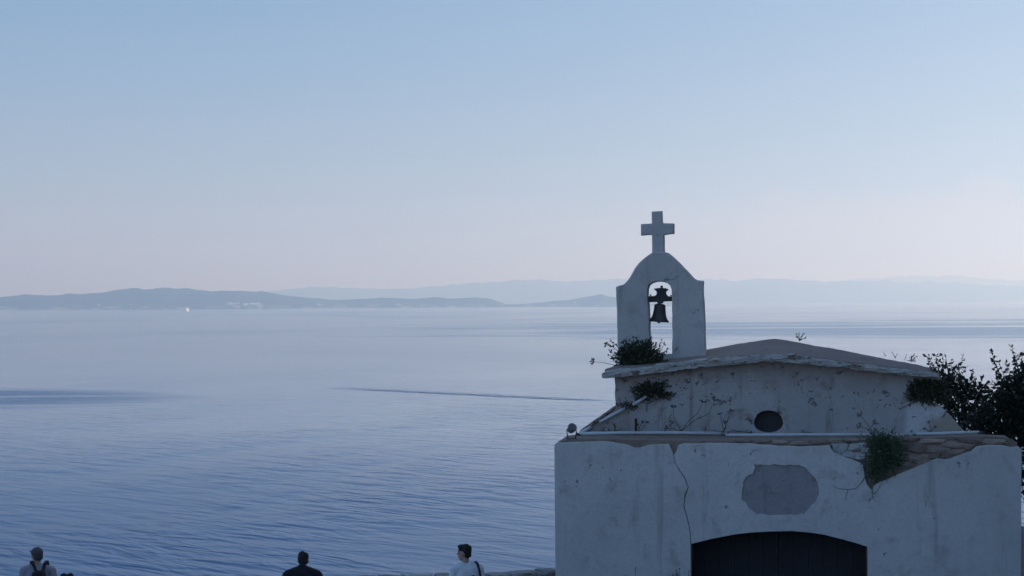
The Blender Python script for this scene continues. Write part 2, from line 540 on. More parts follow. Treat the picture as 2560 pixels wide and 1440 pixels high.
def stone_mat(name, a, b):
    t = NT(name)
    v = t.coord('Object')
    n = t.noise(v, 9.0, 6, 0.65, 0.5)
    oi = t.n('ShaderNodeObjectInfo')
    c = t.mix(n, a, b)
    k = t.math('ADD', 0.7, t.math('MULTIPLY', oi.outputs['Random'], 0.6))
    cc = t.n('ShaderNodeCombineColor')
    for i in range(3):
        t.l(k, cc.inputs[i])
    c = t.mix(1.0, c, cc.outputs[0], 'MULTIPLY')
    t.bsdf(c, 0.95, t.bump(n, 0.03), spec=0.2)
    return t.m
M_stone = stone_mat('brown_stone', (0.22, 0.155, 0.12), (0.46, 0.36, 0.30))
M_limestone = stone_mat('limed_stone', (0.40, 0.37, 0.35), (0.68, 0.65, 0.63))
M_parapet = stone_mat('parapet_stone', (0.28, 0.25, 0.23), (0.50, 0.46, 0.43))

def simple(name, col, rough=0.7, metal=0.0, var=0.35, scale=8.0, bump=0.004):
    t = NT(name)
    v = t.coord('Object')
    n = t.noise(v, scale, 5, 0.6)
    t.bsdf(t.mix(n, tuple(c * (1 - var) for c in col), tuple(min(1, c * (1 + var)) for c in col)), rough, t.bump(n, bump), metal=metal)
    return t.m
M_wood = simple('dark_door_wood', (0.030, 0.027, 0.033), 0.75)
M_bronze = simple('dark_bronze', (0.09, 0.092, 0.085), 0.6, 0.3)
M_iron = simple('dark_iron', (0.07, 0.068, 0.066), 0.7, 0.2)
M_pipe = simple('grey_plastic_pipe', (0.66, 0.68, 0.70), 0.5, 0.0, 0.18)
M_lampgrey = simple('grey_lamp_metal', (0.20, 0.21, 0.23), 0.45, 0.4)
M_rust = simple('rusty_iron', (0.06, 0.032, 0.022), 0.9)

# ------------------------------------------------------------------ chapel frame and tools
YAW = math.radians(-7.5)
O0 = at(1390, 1440, 29.0)
chapel = empty('chapel', (O0.x, O0.y, 0.0), YAW)
tag(chapel, 'small white chapel with cracked plaster front, arched doorway and bell gable', 'chapel')
CH = Matrix.Translation((O0.x, O0.y, 0)) @ Matrix.Rotation(YAW, 4, 'Z')
CHI = CH.inverted()

def lp(px, py, v=0.0):
    """Chapel coordinates (u along the front, v into depth, z up) of a pixel on the plane at depth v."""
    o = CHI @ Vector((0, 0, CAM_Z))
    d = CHI.to_3x3() @ ray(px, py)
    k = (v - o.y) / d.y
    return o + d * k

def wp(px, py, v=0.0):
    return CH @ lp(px, py, v)

def rough(poly, step=0.05, amp=0.008, seed=1.0, closed=True, freq=6.0):
    """Resample a polyline and make it ragged."""
    out = []
    n = len(poly)
    for i in range(n if closed else n - 1):
        a, b = poly[i], poly[(i + 1) % n]
        L = math.hypot(b[0] - a[0], b[1] - a[1])
        m = max(1, int(L / step))
        for k in range(m):
            f = k / m
            x, y = a[0] + (b[0] - a[0]) * f, a[1] + (b[1] - a[1]) * f
            dx = noise.fractal((x * freq, y * freq, seed), 1.0, 2.0, 4) * amp
            dy = noise.fractal((x * freq, y * freq, seed + 9), 1.0, 2.0, 4) * amp
            out.append((x + dx, y + dy))
    if not closed:
        out.append(tuple(poly[-1]))
    return out

def panel_mesh(name, outlines, v0, v1, bevel=0.0):
    cu = bpy.data.curves.new(name, 'CURVE')
    cu.dimensions = '2D'
    cu.fill_mode = 'BOTH'
    half = (v1 - v0) / 2
    cu.extrude = max(half - bevel, 0.001)
    cu.bevel_depth = bevel
    cu.bevel_resolution = 2 if bevel else 0
    cu.offset = -bevel
    for ol in outlines:
        sp = cu.splines.new('POLY')
        sp.points.add(len(ol) - 1)
        for p, q in zip(sp.points, ol):
            p.co = (q[0], q[1], 0, 1)
        sp.use_cyclic_u = True
    ob = bpy.data.objects.new(name, cu)
    COL.objects.link(ob)
    dg = bpy.context.evaluated_depsgraph_get()
    me = bpy.data.meshes.new_from_object(ob.evaluated_get(dg))
    bpy.data.objects.remove(ob)
    bpy.data.curves.remove(cu)
    vc = (v0 + v1) / 2
    for vt in me.vertices:
        x, y, z = vt.co
        vt.co = (x, vc - z, y)
    me.name = name
    return me

def panel(name, outlines, v0, v1, mat, parent=None, bevel=0.0):
    me = panel_mesh(name, outlines, v0, v1, bevel)
    me.materials.append(mat)
    return link(name, me, None, parent)

def P(pts, v=0.0):
    return [(lambda q: (q.x, q.z))(lp(x, y, v)) for x, y in pts]

def box(bm, x0, x1, y0, y1, z0, z1):
    vs = [bm.verts.new(c) for c in ((x0, y0, z0), (x1, y0, z0), (x1, y1, z0), (x0, y1, z0), (x0, y0, z1), (x1, y0, z1), (x1, y1, z1), (x0, y1, z1))]
    for f in ((0, 3, 2, 1), (4, 5, 6, 7), (0, 1, 5, 4), (1, 2, 6, 5), (2, 3, 7, 6), (3, 0, 4, 7)):
        bm.faces.new([vs[i] for i in f])
    return vs

def tube(bm, pts, r0, r1=None, sides=6, cap=True):
    r1 = r0 if r1 is None else r1
    pts = [Vector(p) for p in pts]
    rings = []
    for i, p in enumerate(pts):
        d = (pts[min(i + 1, len(pts) - 1)] - pts[max(i - 1, 0)])
        if d.length < 1e-9: d = Vector((0, 0, 1))
        d.normalize()
        a = d.orthogonal().normalized() if i == 0 else (rings[-1][1] - d * rings[-1][1].dot(d)).normalized()
        b = d.cross(a)
        r = r0 + (r1 - r0) * i / max(1, len(pts) - 1)
        rings.append(([bm.verts.new(p + (a * math.cos(2 * PI * k / sides) + b * math.sin(2 * PI * k / sides)) * r) for k in range(sides)], a))
    for (A, _), (B, _) in zip(rings, rings[1:]):
        for k in range(sides):
            bm.faces.new((A[k], A[(k + 1) % sides], B[(k + 1) % sides], B[k]))
    if cap:
        bm.faces.new(list(reversed(rings[0][0])))
        bm.faces.new(rings[-1][0])

def lathe(bm, prof, seg=24, center=(0, 0, 0)):
    rings = []
    cx, cy, cz = center
    for r, z in prof:
        rings.append([bm.verts.new((cx + r * math.cos(2 * PI * k / seg), cy + r * math.sin(2 * PI * k / seg), cz + z)) for k in range(seg)])
    for A, B in zip(rings, rings[1:]):
        for k in range(seg):
            bm.faces.new((A[k], A[(k + 1) % seg], B[(k + 1) % seg], B[k]))
    bm.faces.new(list(reversed(rings[0])))
    bm.faces.new(rings[-1])

def blob(bm, c, r, sub=2, rot=None, amp=0.0, seed=0.0, freq=2.0, square=0.0):
    """A lumpy ellipsoid; square > 0 flattens it towards a rounded block."""
    res = bmesh.ops.create_icosphere(bm, subdivisions=sub, radius=1.0)
    M = rot.to_matrix() if rot is not None else Matrix.Identity(3)
    for vt in res['verts']:
        p = vt.co.copy()
        if square:
            m = max(abs(p.x), abs(p.y), abs(p.z))
            p = p.lerp(p / m, square)
        if amp:
            p *= 1 + amp * noise.fractal((p.x * freq + seed, p.y * freq, p.z * freq), 1.0, 2.0, 3)
        vt.co = Vector(c) + M @ Vector((p.x * r[0], p.y * r[1], p.z * r[2]))

# ------------------------------------------------------------------ chapel: lower front
GZ = -0.15                                   # walls start a little below the paving
UL, UR = lp(1390, 1440).x, lp(2548, 1440).x
crack = [(1684, 1138), (1690, 1160), (1700, 1178), (1711, 1195), (1716, 1207), (1721, 1217), (1712, 1238), (1709, 1262), (1716, 1290), (1722, 1312), (1726, 1338), (1727, 1360)]
top_l = [(1387, 1112), (1393, 1106), (1450, 1104.5), (1500, 1103), (1530, 1104), (1545, 1108), (1572, 1112), (1586, 1119), (1600, 1119), (1622, 1112), (1650, 1110), (1672, 1110), (1679, 1124)]
pl = P(top_l + crack)
doorL, doorR = lp(1727.5, 1440).x, lp(2168.5, 1440).x
left_poly = rough(pl, 0.04, 0.006, 2.0, closed=False) + [(doorL, GZ), (UL, GZ)]
arch = [(1729, 1359), (1760, 1351), (1800, 1342), (1840, 1335), (1880, 1330.5), (1930, 1328), (1980, 1327), (2020, 1330), (2060, 1336), (2100, 1346), (2140, 1357), (2168, 1366)]
top_r = [(1692, 1126), (1697, 1112), (1710, 1109), (1745, 1108), (1800, 1107), (1868, 1107), (1905, 1111), (1950, 1113), (2000, 1116), (2040, 1114), (2074, 1112), (2077, 1121), (2084, 1131),
         (2105, 1139), (2133, 1150), (2157, 1158), (2162, 1190), (2167, 1210), (2178, 1224), (2184, 1214), (2196, 1206), (2210, 1200), (2235, 1190), (2252, 1183), (2275, 1173), (2308, 1160), (2325, 1152),
         (2342, 1145), (2360, 1148), (2374, 1146), (2412, 1132), (2427, 1127), (2440, 1116), (2456, 1114), (2473, 1111), (2505, 1113), (2526, 1118), (2545, 1116), (2553, 1122)]
crack_r = [(x + 1.8, y) for x, y in reversed(crack)]
right_poly = (rough(P(arch), 0.08, 0.002, 3.0, closed=False)[::-1] + rough(P(crack_r + top_r), 0.04, 0.009, 5.0, closed=False)
              + [(UR, GZ), (doorR, GZ)])
patch = rough(P([(1885, 1161), (1945, 1162), (2003, 1163), (2018, 1175), (2036, 1192), (2047, 1215), (2046, 1238), (2034, 1260), (2012, 1284), (1960, 1287), (1890, 1286), (1878, 1270), (1866, 1258), (1855, 1247), (1858, 1205), (1870, 1190), (1884, 1182)]), 0.025, 0.022, 8.0, freq=9.0)
TH = 0.05
plas = panel('plaster', [left_poly], -TH, 0.004, M_plaster, chapel, 0.006)
plas = panel('plaster', [right_poly, patch], -TH, 0.004, M_plaster, chapel, 0.006)
us = [p[0] for p in patch]
zs = [p[1] for p in patch]
panel('repair_patch', [[(min(us) - 0.06, min(zs) - 0.06), (max(us) + 0.06, min(zs) - 0.06), (max(us) + 0.06, max(zs) + 0.06), (min(us) - 0.06, max(zs) + 0.06)]], -0.030, 0.003, M_patch, chapel)['label'] = 'smooth grey repair patch with eight uneven sides'

# masonry core behind the plaster, with the doorway through it
zl, zr = lp(1400, 1106).z, lp(2540, 1112).z
core = [(UL + 0.012, GZ), (doorL, GZ)] + rough(P(arch), 0.1, 0.0, 3.0, closed=False) + [(doorR, GZ), (UR - 0.012, GZ), (UR - 0.012, zr - 0.02)]
core += P([(2440, 1106), (2300, 1106), (2100, 1108), (1900, 1107), (1700, 1107), (1500, 1104)]) + [(UL + 0.012, zl - 0.03)]
panel('core_wall', [core], 0.006, 0.62, M_mortar, chapel)
bm = bmesh.new()
box(bm, UL + 0.02, UR - 0.02, 0.625, 1.62, GZ, zl - 0.06)
from_bm('rear_block', bm, M_plaster, chapel)
# doors, set back in the opening
du, dtop = (doorL + doorR) / 2, lp(1950, 1327).z
for k, (a, b) in enumerate(((doorL - 0.02, du - 0.006), (du + 0.006, doorR + 0.02))):
    leaf = None
    n = 6
    for i in range(n):
        bm = bmesh.new()
        x0 = a + (b - a) * i / n
        x1 = a + (b - a) * (i + 1) / n
        box(bm, x0 + 0.0015, x1 - 0.0015, 0.44 + 0.002 * (i % 2), 0.50, GZ, dtop + 0.05)
        o = from_bm('door' if leaf is None else 'plank', bm, M_wood, chapel if leaf is None else leaf)
        if leaf is None: leaf = o

# broken top of the front: mortar bed falling back to the upper wall
VG = 1.62
us_ = [UL + 0.01 + (UR - UL - 0.02) * i / 90 for i in range(91)]
V, F = [], []
vs_ = [0.03, 0.10, 0.22, 0.4, 0.7, 1.0, 1.3, VG + 0.02]
front = P([(1388, 1110), (1394, 1104), (1410, 1100), (1450, 1098), (1550, 1099), (1650, 1101), (1750, 1102), (1850, 1101), (1950, 1101), (2060, 1100), (2160, 1099), (2250, 1097), (2330, 1094), (2400, 1092), (2450, 1091), (2500, 1093), (2530, 1098), (2550, 1112), (2556, 1118)], 0.03)
back = P([(1388, 1092), (1440, 1087), (1500, 1085), (1700, 1086), (1900, 1088), (2100, 1088), (2300, 1087), (2450, 1086), (2560, 1090)], VG)
for i, u in enumerate(us_):
    zf, zb = interp(front, u), interp(back, u)
    for j, vv in enumerate(vs_):
        f = (vv - vs_[0]) / (vs_[-1] - vs_[0])
        z = zf + (zb - zf) * f ** 0.8
        z += 0.018 * noise.fractal((u * 2.5, vv * 3, 2.0), 1.0, 2.0, 4) * (0.35 if j in (0, 7) else 1.0)
        V.append((u, vv, z))
m = len(vs_)
for i in range(len(us_) - 1):
    for j in range(m - 1):
        k = i * m + j
        F.append((k, k + m, k + m + 1, k + 1))
# front lip of the bed, down behind the plaster
base = len(V)
for i, u in enumerate(us_):
    V.append((u, 0.03, interp(front, u) - 0.14))
for i in range(len(us_) - 1):
    F.append((base + i, base + i + 1, (i + 1) * m, i * m))
from_py('ledge', V, F, M_mortar, chapel)['label'] = 'crumbling brown mortar bed along the broken top of the front'

# bare stones where the plaster has fallen
def stone(px, py, w, h, mat, seed, v=0.0, tilt=0.0, d=0.09):
    bm = bmesh.new()
    c = lp(px, py, v)
    blob(bm, (0, 0, 0), (w / 2 / 170.0, d, h / 2 / 170.0), 2, None, 0.30, seed, 1.1, 0.85)
    o = from_bm('stone', bm, mat, chapel)
    o.location = c
    o.rotation_euler = (0, tilt, 0)
    return o
r2 = random.Random(12)
for (px, py, w, h, tl) in [(2285, 1117, 62, 30, 0.05), (2345, 1123, 58, 22, 0.1), (2388, 1112, 66, 16, 0.06), (2425, 1114, 34, 14, -0.4), (2390, 1128, 44, 15, -0.15), (2290, 1141, 56, 20, 0.1), (2332, 1138, 36, 16, -0.1),
                           (2252, 1139, 40, 26, 0.0), (2260, 1160, 46, 20, -0.2), (2232, 1172, 36, 20, -0.2), (2210, 1185, 34, 18, -0.3), (2195, 1165, 34, 26, 0.1), (2215, 1145, 36, 24, 0.1), (2182, 1140, 30, 28, 0.0), (2182, 1196, 22, 26, 0.1),
                           (2215, 1115, 50, 26, 0.0), (2330, 1103, 60, 13, 0.05), (2420, 1101, 60, 13, 0.05), (2480, 1104, 60, 13, 0.0), (2265, 1100, 50, 14, 0.0), (2308, 1152, 34, 14, -0.3), (2365, 1138, 30, 14, 0.0), (2175, 1168, 18, 26, 0)]:
    stone(px, py, w * 1.12, h * 1.12, M_stone, r2.random() * 20, 0.062, tl)
for (px, py, w, h, tl) in [(2100, 1118, 40, 26, 0.1), (2142, 1116, 42, 20, 0.0), (2122, 1135, 36, 18, 0.2), (2150, 1140, 26, 20, 0.1), (2165, 1122, 22, 22, 0.0), (2098, 1134, 16, 12, 0.3)]:
    stone(px, py, w * 1.1, h * 1.1, M_limestone, r2.random() * 20, 0.052, tl)
for (px, py, w, h, tl) in [(1905, 1103, 44, 9, 0.0), (1950, 1105, 40, 10, 0.05), (2000, 1107, 46, 10, 0.0), (2046, 1105, 40, 11, -0.05), (2088, 1102, 38, 10, 0.0), (2130, 1100, 40, 9, 0.0), (1860, 1102, 40, 8, 0)]:
    stone(px, py, w, h, M_stone, r2.random() * 20, 0.03, tl, 0.06)

# ------------------------------------------------------------------ chapel: upper wall, cornice, roof
ZB = lp(1900, 1105).z - 0.25
gab = P([(1447, 1084), (1470, 1070), (1500, 1050), (1522, 1035), (1540, 1020), (1538, 985), (1536, 936), (1600, 929), (1700, 917), (1800, 907), (1935, 897), (2100, 912), (2250, 930), (2342, 939), (2338, 990), (2332, 1008), (2352, 1016), (2368, 1030), (2388, 1052), (2412, 1080)], VG)
gab = rough(gab, 0.05, 0.010, 4.0, closed=False) + [(gab[-1][0] + 0.06, ZB), (gab[0][0] - 0.03, ZB)]
ocu = [lp(1921.5 + 36 * math.cos(a) * (1 + 0.05 * math.sin(3 * a)), 1054.5 + 29 * math.sin(a) * (1 + 0.04 * math.cos(2 * a)), VG) for a in [2 * PI * k / 28 for k in range(28)]]
ocu = [(q.x, q.z) for q in ocu]
panel('upper_wall', [gab, ocu], VG, VG + 0.42, M_gable, chapel, 0.012)
ob_ = [(x, z) for x, z in ocu]
cx_, cz_ = sum(x for x, z in ob_) / len(ob_), sum(z for x, z in ob_) / len(ob_)
panel('dim_inside_panel', [[(cx_ + (x - cx_) * 1.15, cz_ + (z - cz_) * 1.15) for x, z in ob_]], VG + 0.16, VG + 0.2, simple('dim_inside', (0.055, 0.05, 0.055), 0.8), chapel)  # added panel; its colour stands in for the dim light inside the opening
wl_u, wr_u = lp(1538, 1000, VG).x, lp(2338, 1000, VG).x
VB = VG + 4.4
eave_l, eave_r = lp(1540, 940, VG).z, lp(2335, 945, VG).z
bm = bmesh.new()
box(bm, wl_u + 0.03, wl_u + 0.4, VG + 0.425, VB, GZ, eave_l - 0.06)
box(bm, wr_u - 0.4, wr_u - 0.03, VG + 0.425, VB, GZ, eave_r - 0.06)
box(bm, wl_u + 0.405, wr_u - 0.405, VB - 0.4, VB, GZ, eave_l - 0.06)
from_bm('nave_walls', bm, M_gable, chapel)
cor = P([(1503, 940), (1505, 932), (1515, 927), (1550, 924), (1621, 917), (1690, 908), (1752, 900), (1840, 892), (1915, 886), (1940, 885.5), (2013, 892), (2080, 901), (2143, 910), (2210, 918), (2274, 926), (2320, 931), (2346, 935),
         (2346, 944), (2320, 942), (2274, 937), (2210, 931), (2143, 925), (2080, 917), (2013, 909), (1940, 904), (1915, 905), (1840, 911), (1752, 919), (1690, 926), (1621, 935), (1560, 942), (1515, 947)], VG - 0.2)
panel('cornice', [rough(cor, 0.03, 0.020, 6.0, freq=9.0)], VG - 0.2, VG + 0.35, M_cornice, chapel, 0.008)
rc = random.Random(8)
cc_ = [(1530, 928), (1621, 920), (1752, 904), (1928, 889), (2013, 896), (2143, 913), (2274, 930), (2320, 936)]
for k in range(17):                              # crust of the cornice: flakes still holding and a little bare rubble
    x = 1535 + (2310 - 1535) * (k + rc.random() * 0.8) / 17
    y = interp(cc_, x) + rc.uniform(0, 9)
    bm = bmesh.new()
    bare = k % 4 == 1
    w, h = (rc.uniform(18, 34), rc.uniform(8, 13)) if bare else (rc.uniform(50, 120), rc.uniform(7, 13))
    blob(bm, (0, 0, 0), (w / 330.0, 0.05, h / 330.0), 3, None, 0.6, k * 2.3, 2.4, 0.8)
    o = from_bm('stone' if bare else 'flake', bm, M_stone if bare else M_cornice, chapel)
    o.location = lp(x, y, VG - 0.2 + (0.028 if bare else 0.034))
    o.rotation_euler = (0, (-0.10 if x < 1935 else 0.11) + rc.uniform(-.06, .06), 0)

# low hipped roof: a soft pyramid of cement, higher at its middle
ap = lp(1935, 846, VG + 2.2)
fl, fr = lp(1512, 925, VG - 0.1), lp(2350, 935, VG - 0.1)
front_top = P([(1512, 925), (1621, 916), (1752, 899), (1840, 891), (1928, 884.5), (2013, 891), (2143, 909), (2274, 925), (2350, 935)], VG - 0.1)
hr = lp(2350, 923, VG - 0.1)
hl_ = lp(1512, 919, VG - 0.1)
NU, NV = 60, 28
V, F = [], []
for i in range(NU + 1):
    u = fl.x + (fr.x - fl.x) * i / NU
    for j in range(NV + 1):
        w = j / NV
        vv = VG - 0.1 + (VB + 0.15 - VG + 0.1) * w
        zf = interp(front_top, u)
        side = (u - fl.x) / (ap.x - fl.x) if u < ap.x else (fr.x - u) / (fr.x - ap.x)
        rise = min(w * 2.0, (1 - w) * 2.0, side * 1.0)
        # hip line: straight from the eave corner to the top
        zc = (fl.z if u < ap.x else fr.z)
        zh = hl_.z if u < ap.x else hr.z
        hip = zh + (ap.z - zh) * side
        if side < 0.10: hip -= (zh - zc) * (1 - side / 0.10) ** 1.6
        tt = min(1.0, min(w, 1 - w) * 2.0 / max(side, 0.02))
        ef = zf if w < 0.5 else zc
        z = ef + (hip - ef) * min(1.0, tt)
        z += 0.010 * noise.fractal((u * 1.3, vv * 1.3, 3.0), 1.0, 2.0, 4)
        z -= 0.012 * max(0.0, 1 - abs(u - ap.x) / 0.25) * tt
        z -= 0.055 * max(0.0, w - side / 2) * (VB - VG + 0.25)      # the far side falls away to the sea
        V.append((u, vv, z + 0.01))
for i in range(NU):
    for j in range(NV):
        k = i * (NV + 1) + j
        F.append((k, k + NV + 1, k + NV + 2, k + 1))
rim = [i * (NV + 1) for i in range(NU + 1)] + [NU * (NV + 1) + j for j in range(1, NV + 1)] + [i * (NV + 1) + NV for i in range(NU - 1, -1, -1)] + [j for j in range(NV - 1, 0, -1)]
nb = len(V)
for q in rim:
    x, y, z = V[q]
    V.append((x, y, z - 0.10))
for k in range(len(rim)):
    k2 = (k + 1) % len(rim)
    F.append((rim[k], nb + k, nb + k2, rim[k2]))
from_py('roof', V, F, M_roof, chapel)

# ------------------------------------------------------------------ chapel: bell gable and cross
VBF = VG + 0.42
def zoomed(pts, x0, y0, s):
    return [(x0 + x * s, y0 + y * s) for x, y in pts]
bel = zoomed([(310, 682), (340, 668), (372, 660), (400, 632), (420, 600), (440, 565), (465, 527), (490, 495), (515, 470), (540, 450), (570, 427), (597, 410), (645, 407), (692, 408), (720, 415), (755, 440), (790, 472), (820, 503), (850, 537),
              (880, 570), (910, 601), (925, 615), (945, 626), (970, 629), (995, 630), (998, 760), (1005, 900), (1010, 1050), (1016, 1240), (1018, 1330), (334, 1400), (330, 1300), (325, 1150), (320, 900), (314, 780)], 1440, 500, 0.3194)
op = zoomed([(584, 1330), (582, 1130), (574, 1000), (568, 850), (558, 760), (560, 700), (574, 668), (592, 652), (620, 641), (650, 637), (690, 642), (718, 653), (738, 672), (748, 700), (751, 760), (752, 1000), (752, 1214), (752, 1330)], 1440, 500, 0.3194)
opn = P(op, VBF)
opn[0] = (opn[0][0], lp(1630, 886, VBF).z)
opn[-1] = (opn[-1][0], lp(1680, 886, VBF).z)
panel('belfry', [rough(P(bel, VBF), 0.04, 0.011, 7.0, freq=4.0), rough(opn, 0.04, 0.009, 17.0)], VBF, VBF + 0.42, M_belfry, chapel, 0.022)
crs = zoomed([(590, 90), (632, 88), (674, 87), (678, 180), (768, 183), (768, 262), (688, 272), (690, 330), (694, 420), (595, 420), (595, 340), (592, 270), (508, 276), (508, 188), (592, 183)], 1440, 500, 0.3194)
panel('cross', [rough(P(crs, VBF + 0.1), 0.05, 0.004, 27.0)], VBF + 0.1, VBF + 0.32, M_belfry, chapel, 0.02)

# ------------------------------------------------------------------ bell, hanging in the gable
VBL = VBF + 0.21
def zb(X, Y):
    return (1600 + X * 0.1458, 690 + Y * 0.1458)
bell_o = wp(*zb(345, 470), VBL)
bell = empty('church_bell', bell_o, YAW)
tag(bell, 'dark bronze bell hanging from its headstock in the bell gable', 'bell')
def bl(X, Y):
    q = wp(*zb(X, Y), VBL)
    d = Matrix.Rotation(-YAW, 3, 'Z') @ (q - bell_o)
    return (d.x, d.z)
pxm = abs(bl(445, 470)[0])          # metres for 100 zoomed px
S = pxm / 100.0
prof = [(0.0001, 0), (28, -2), (60, -10), (92, -22), (97, -45), (100, -95), (108, -150), (116, -200), (132, -245), (152, -278), (172, -300), (174, -318), (160, -320), (120, -300), (0.0001, -290)]
bm = bmesh.new()
lathe(bm, [(r * S, z * S) for r, z in prof], 32)
b = from_bm('bell_body', bm, M_bronze, bell, smooth=True)
b.rotation_euler = (0, math.radians(4.0), 0)
bm = bmesh.new()
tube(bm, [(0, 0, -0.05), (0, 0, -305 * S)], 0.008, 0.010)
blob(bm, (0, 0, -312 * S), (0.028, 0.028, 0.03), 2)
from_bm('clapper', bm, M_iron, bell, smooth=True).rotation_euler = (0, math.radians(4.0), 0)
hs = [bl(*p) for p in [(128, 350), (165, 345), (255, 342), (285, 320), (292, 285), (280, 255), (250, 235), (244, 218), (300, 208), (372, 204), (440, 208), (490, 228), (480, 245), (455, 258), (446, 285), (452, 315), (480, 345), (520, 352), (562, 352),
                       (562, 432), (400, 440), (395, 470), (300, 470), (300, 445), (180, 450), (128, 442)]]
me = panel_mesh('headstock', [hs], -0.07, 0.07, 0.008)
me.materials.append(M_iron)
hd = link('headstock', me, None, bell)
for X, Y, r in ((372, 186, 24), (183, 328, 16), (530, 338, 16)):
    bm = bmesh.new()
    x, z = bl(X, Y)
    blob(bm, (x, 0, z), (r * S, r * S, r * S), 2)
    from_bm('knob', bm, M_iron, hd, smooth=True)

# ------------------------------------------------------------------ pipes, lamp and post on the chapel
def thing_at(name, p, rz=0.0):
    return empty(name, p, rz)

def local(root, p):
    return root.matrix_world.inverted() @ Vector(p) if False else (Matrix.Rotation(-root.rotation_euler.z, 3, 'Z') @ (Vector(p) - root.location))

VP = VG - 0.25
pipe = thing_at('conduit_pipe', wp(1447, 1086, VP), YAW)
tag(pipe, 'long grey conduit pipe lying along the foot of the upper chapel wall', 'pipe')
segs = [[(1448, 1084), (1560, 1082), (1700, 1082), (1802, 1084)], [(1814, 1088), (1950, 1087), (2100, 1086.5), (2284, 1087)], [(2290, 1085), (2370, 1083), (2448, 1081)]]
for sg in segs:
    bm = bmesh.new()
    tube(bm, [local(pipe, wp(x, y, VP)) for x, y in sg], 0.025, sides=10)
    from_bm('pipe_section', bm, M_pipe, pipe, smooth=True)
for (x, y) in ((1447, 1087), (1808, 1090), (2286, 1089), (2451, 1083)):
    bm = bmesh.new()
    c = local(pipe, wp(x, y, VP))
    tube(bm, [c + Vector((-0.035, 0, 0.005)), c + Vector((0.03, 0, -0.005))], 0.028, sides=10)
    from_bm('coupling', bm, M_iron, pipe, smooth=True)
VQ = VG - 0.05
slope = thing_at('sloping_pipe', wp(1450, 1084, VQ), YAW)
tag(slope, 'short pale pipe climbing the sloping left shoulder of the upper wall', 'pipe')
for sg in ([(1452, 1082), (1478, 1067)], [(1499, 1055), (1530, 1038), (1563, 1020)], [(1582, 1012), (1600, 1001), (1616, 991)]):
    bm = bmesh.new()
    tube(bm, [local(slope, wp(x, y, VQ)) for x, y in sg], 0.024, sides=10)
    from_bm('pipe_section', bm, M_pipe, slope, smooth=True)

# dark coping stones on that shoulder
for k in range(7):
    f = k / 6
    x, y = 1462 + (1532 - 1462) * f, 1071 + (1021 - 1071) * f
    bm = bmesh.new()
    blob(bm, (0, 0, 0), (0.07, 0.2, 0.028), 2, None, 0.3, k * 3.1, 1.3, 0.7)
    o = from_bm('coping_stone', bm, M_stone, chapel)
    o.location = lp(x, y + 2, VG + 0.16)
    o.rotation_euler = (0, -0.62, 0)

lamp_o = wp(1429, 1093, 0.35)
lamp = thing_at('floodlight', lamp_o, YAW + 0.5)
tag(lamp, 'small round grey floodlight on a bracket at the left corner of the ledge', 'floodlight')
bm = bmesh.new()
lathe(bm, [(0.0001, -0.075), (0.03, -0.072), (0.05, -0.05), (0.062, -0.01), (0.066, 0.03), (0.066, 0.05), (0.058, 0.052), (0.0001, 0.050)], 20)
hd = from_bm('housing', bm, M_lampgrey, lamp, smooth=True)
hd.location = (0, 0, 0.125)
hd.rotation_euler = (math.radians(55), 0, 0)
bm = bmesh.new()
lathe(bm, [(0.0001, 0.0), (0.056, 0.0), (0.056, 0.006), (0.0001, 0.008)], 20)
o = from_bm('lens', bm, simple('lamp_glass', (0.10, 0.11, 0.12), 0.15), hd)
o.location = (0, 0, 0.053)
for s in (-1, 1):
    bm = bmesh.new()
    tube(bm, [(s * 0.072, 0, 0.125), (s * 0.074, 0.0, 0.06), (s * 0.06, 0, 0.0), (s * 0.058, 0, -0.02)], 0.008, sides=6)
    from_bm('bracket_arm', bm, M_iron, lamp, smooth=True)
bm = bmesh.new()
box(bm, -0.07, 0.07, -0.03, 0.03, -0.03, -0.015)
from_bm('base_plate', bm, M_iron, lamp)

post = thing_at('iron_post', wp(1590, 1079, VG - 0.2), YAW)
tag(post, 'short rusty iron stub standing on the ledge beside dry weeds', 'iron stub')
bm = bmesh.new()
box(bm, -0.018, 0.018, -0.018, 0.018, -0.05, 0.2)
from_bm('shaft', bm, M_rust, post)
bm = bmesh.new()
box(bm, -0.035, 0.035, -0.03, 0.03, -0.045, 0.0)
from_bm('foot', bm, M_rust, post)

# ------------------------------------------------------------------ plants
def leaf_mat(name, a, b, trans=0.25):
    t = NT(name)
    g = t.n('ShaderNodeNewGeometry')
    c = t.mix(g.outputs['Random Per Island'], a, b)
    d = t.n('ShaderNodeBsdfPrincipled')
    t.l(c, d.inputs['Base Color'])
    d.inputs['Roughness'].default_value = 0.6
    d.inputs['Specular IOR Level'].default_value = 0.3
    tr = t.n('ShaderNodeBsdfTranslucent')
    t.l(c, tr.inputs['Color'])
    ms = t.n('ShaderNodeMixShader')
    ms.inputs[0].default_value = trans
    t.l(d.outputs[0], ms.inputs[1])
    t.l(tr.outputs[0], ms.inputs[2])
    t.l(ms.outputs[0], t.out.inputs['Surface'])
    return t.m
M_leaf = leaf_mat('green_leaves', (0.045, 0.060, 0.034), (0.12, 0.135, 0.075))
M_leaf2 = leaf_mat('grey_green_leaves', (0.075, 0.115, 0.07), (0.17, 0.22, 0.125))
M_leaf3 = leaf_mat('dark_tree_leaves', (0.030, 0.042, 0.028), (0.075, 0.092, 0.055), 0.15)
M_dry = leaf_mat('dry_stalks', (0.09, 0.065, 0.045), (0.20, 0.15, 0.10), 0.0)
M_bark = simple('bark', (0.07, 0.055, 0.045), 0.9)

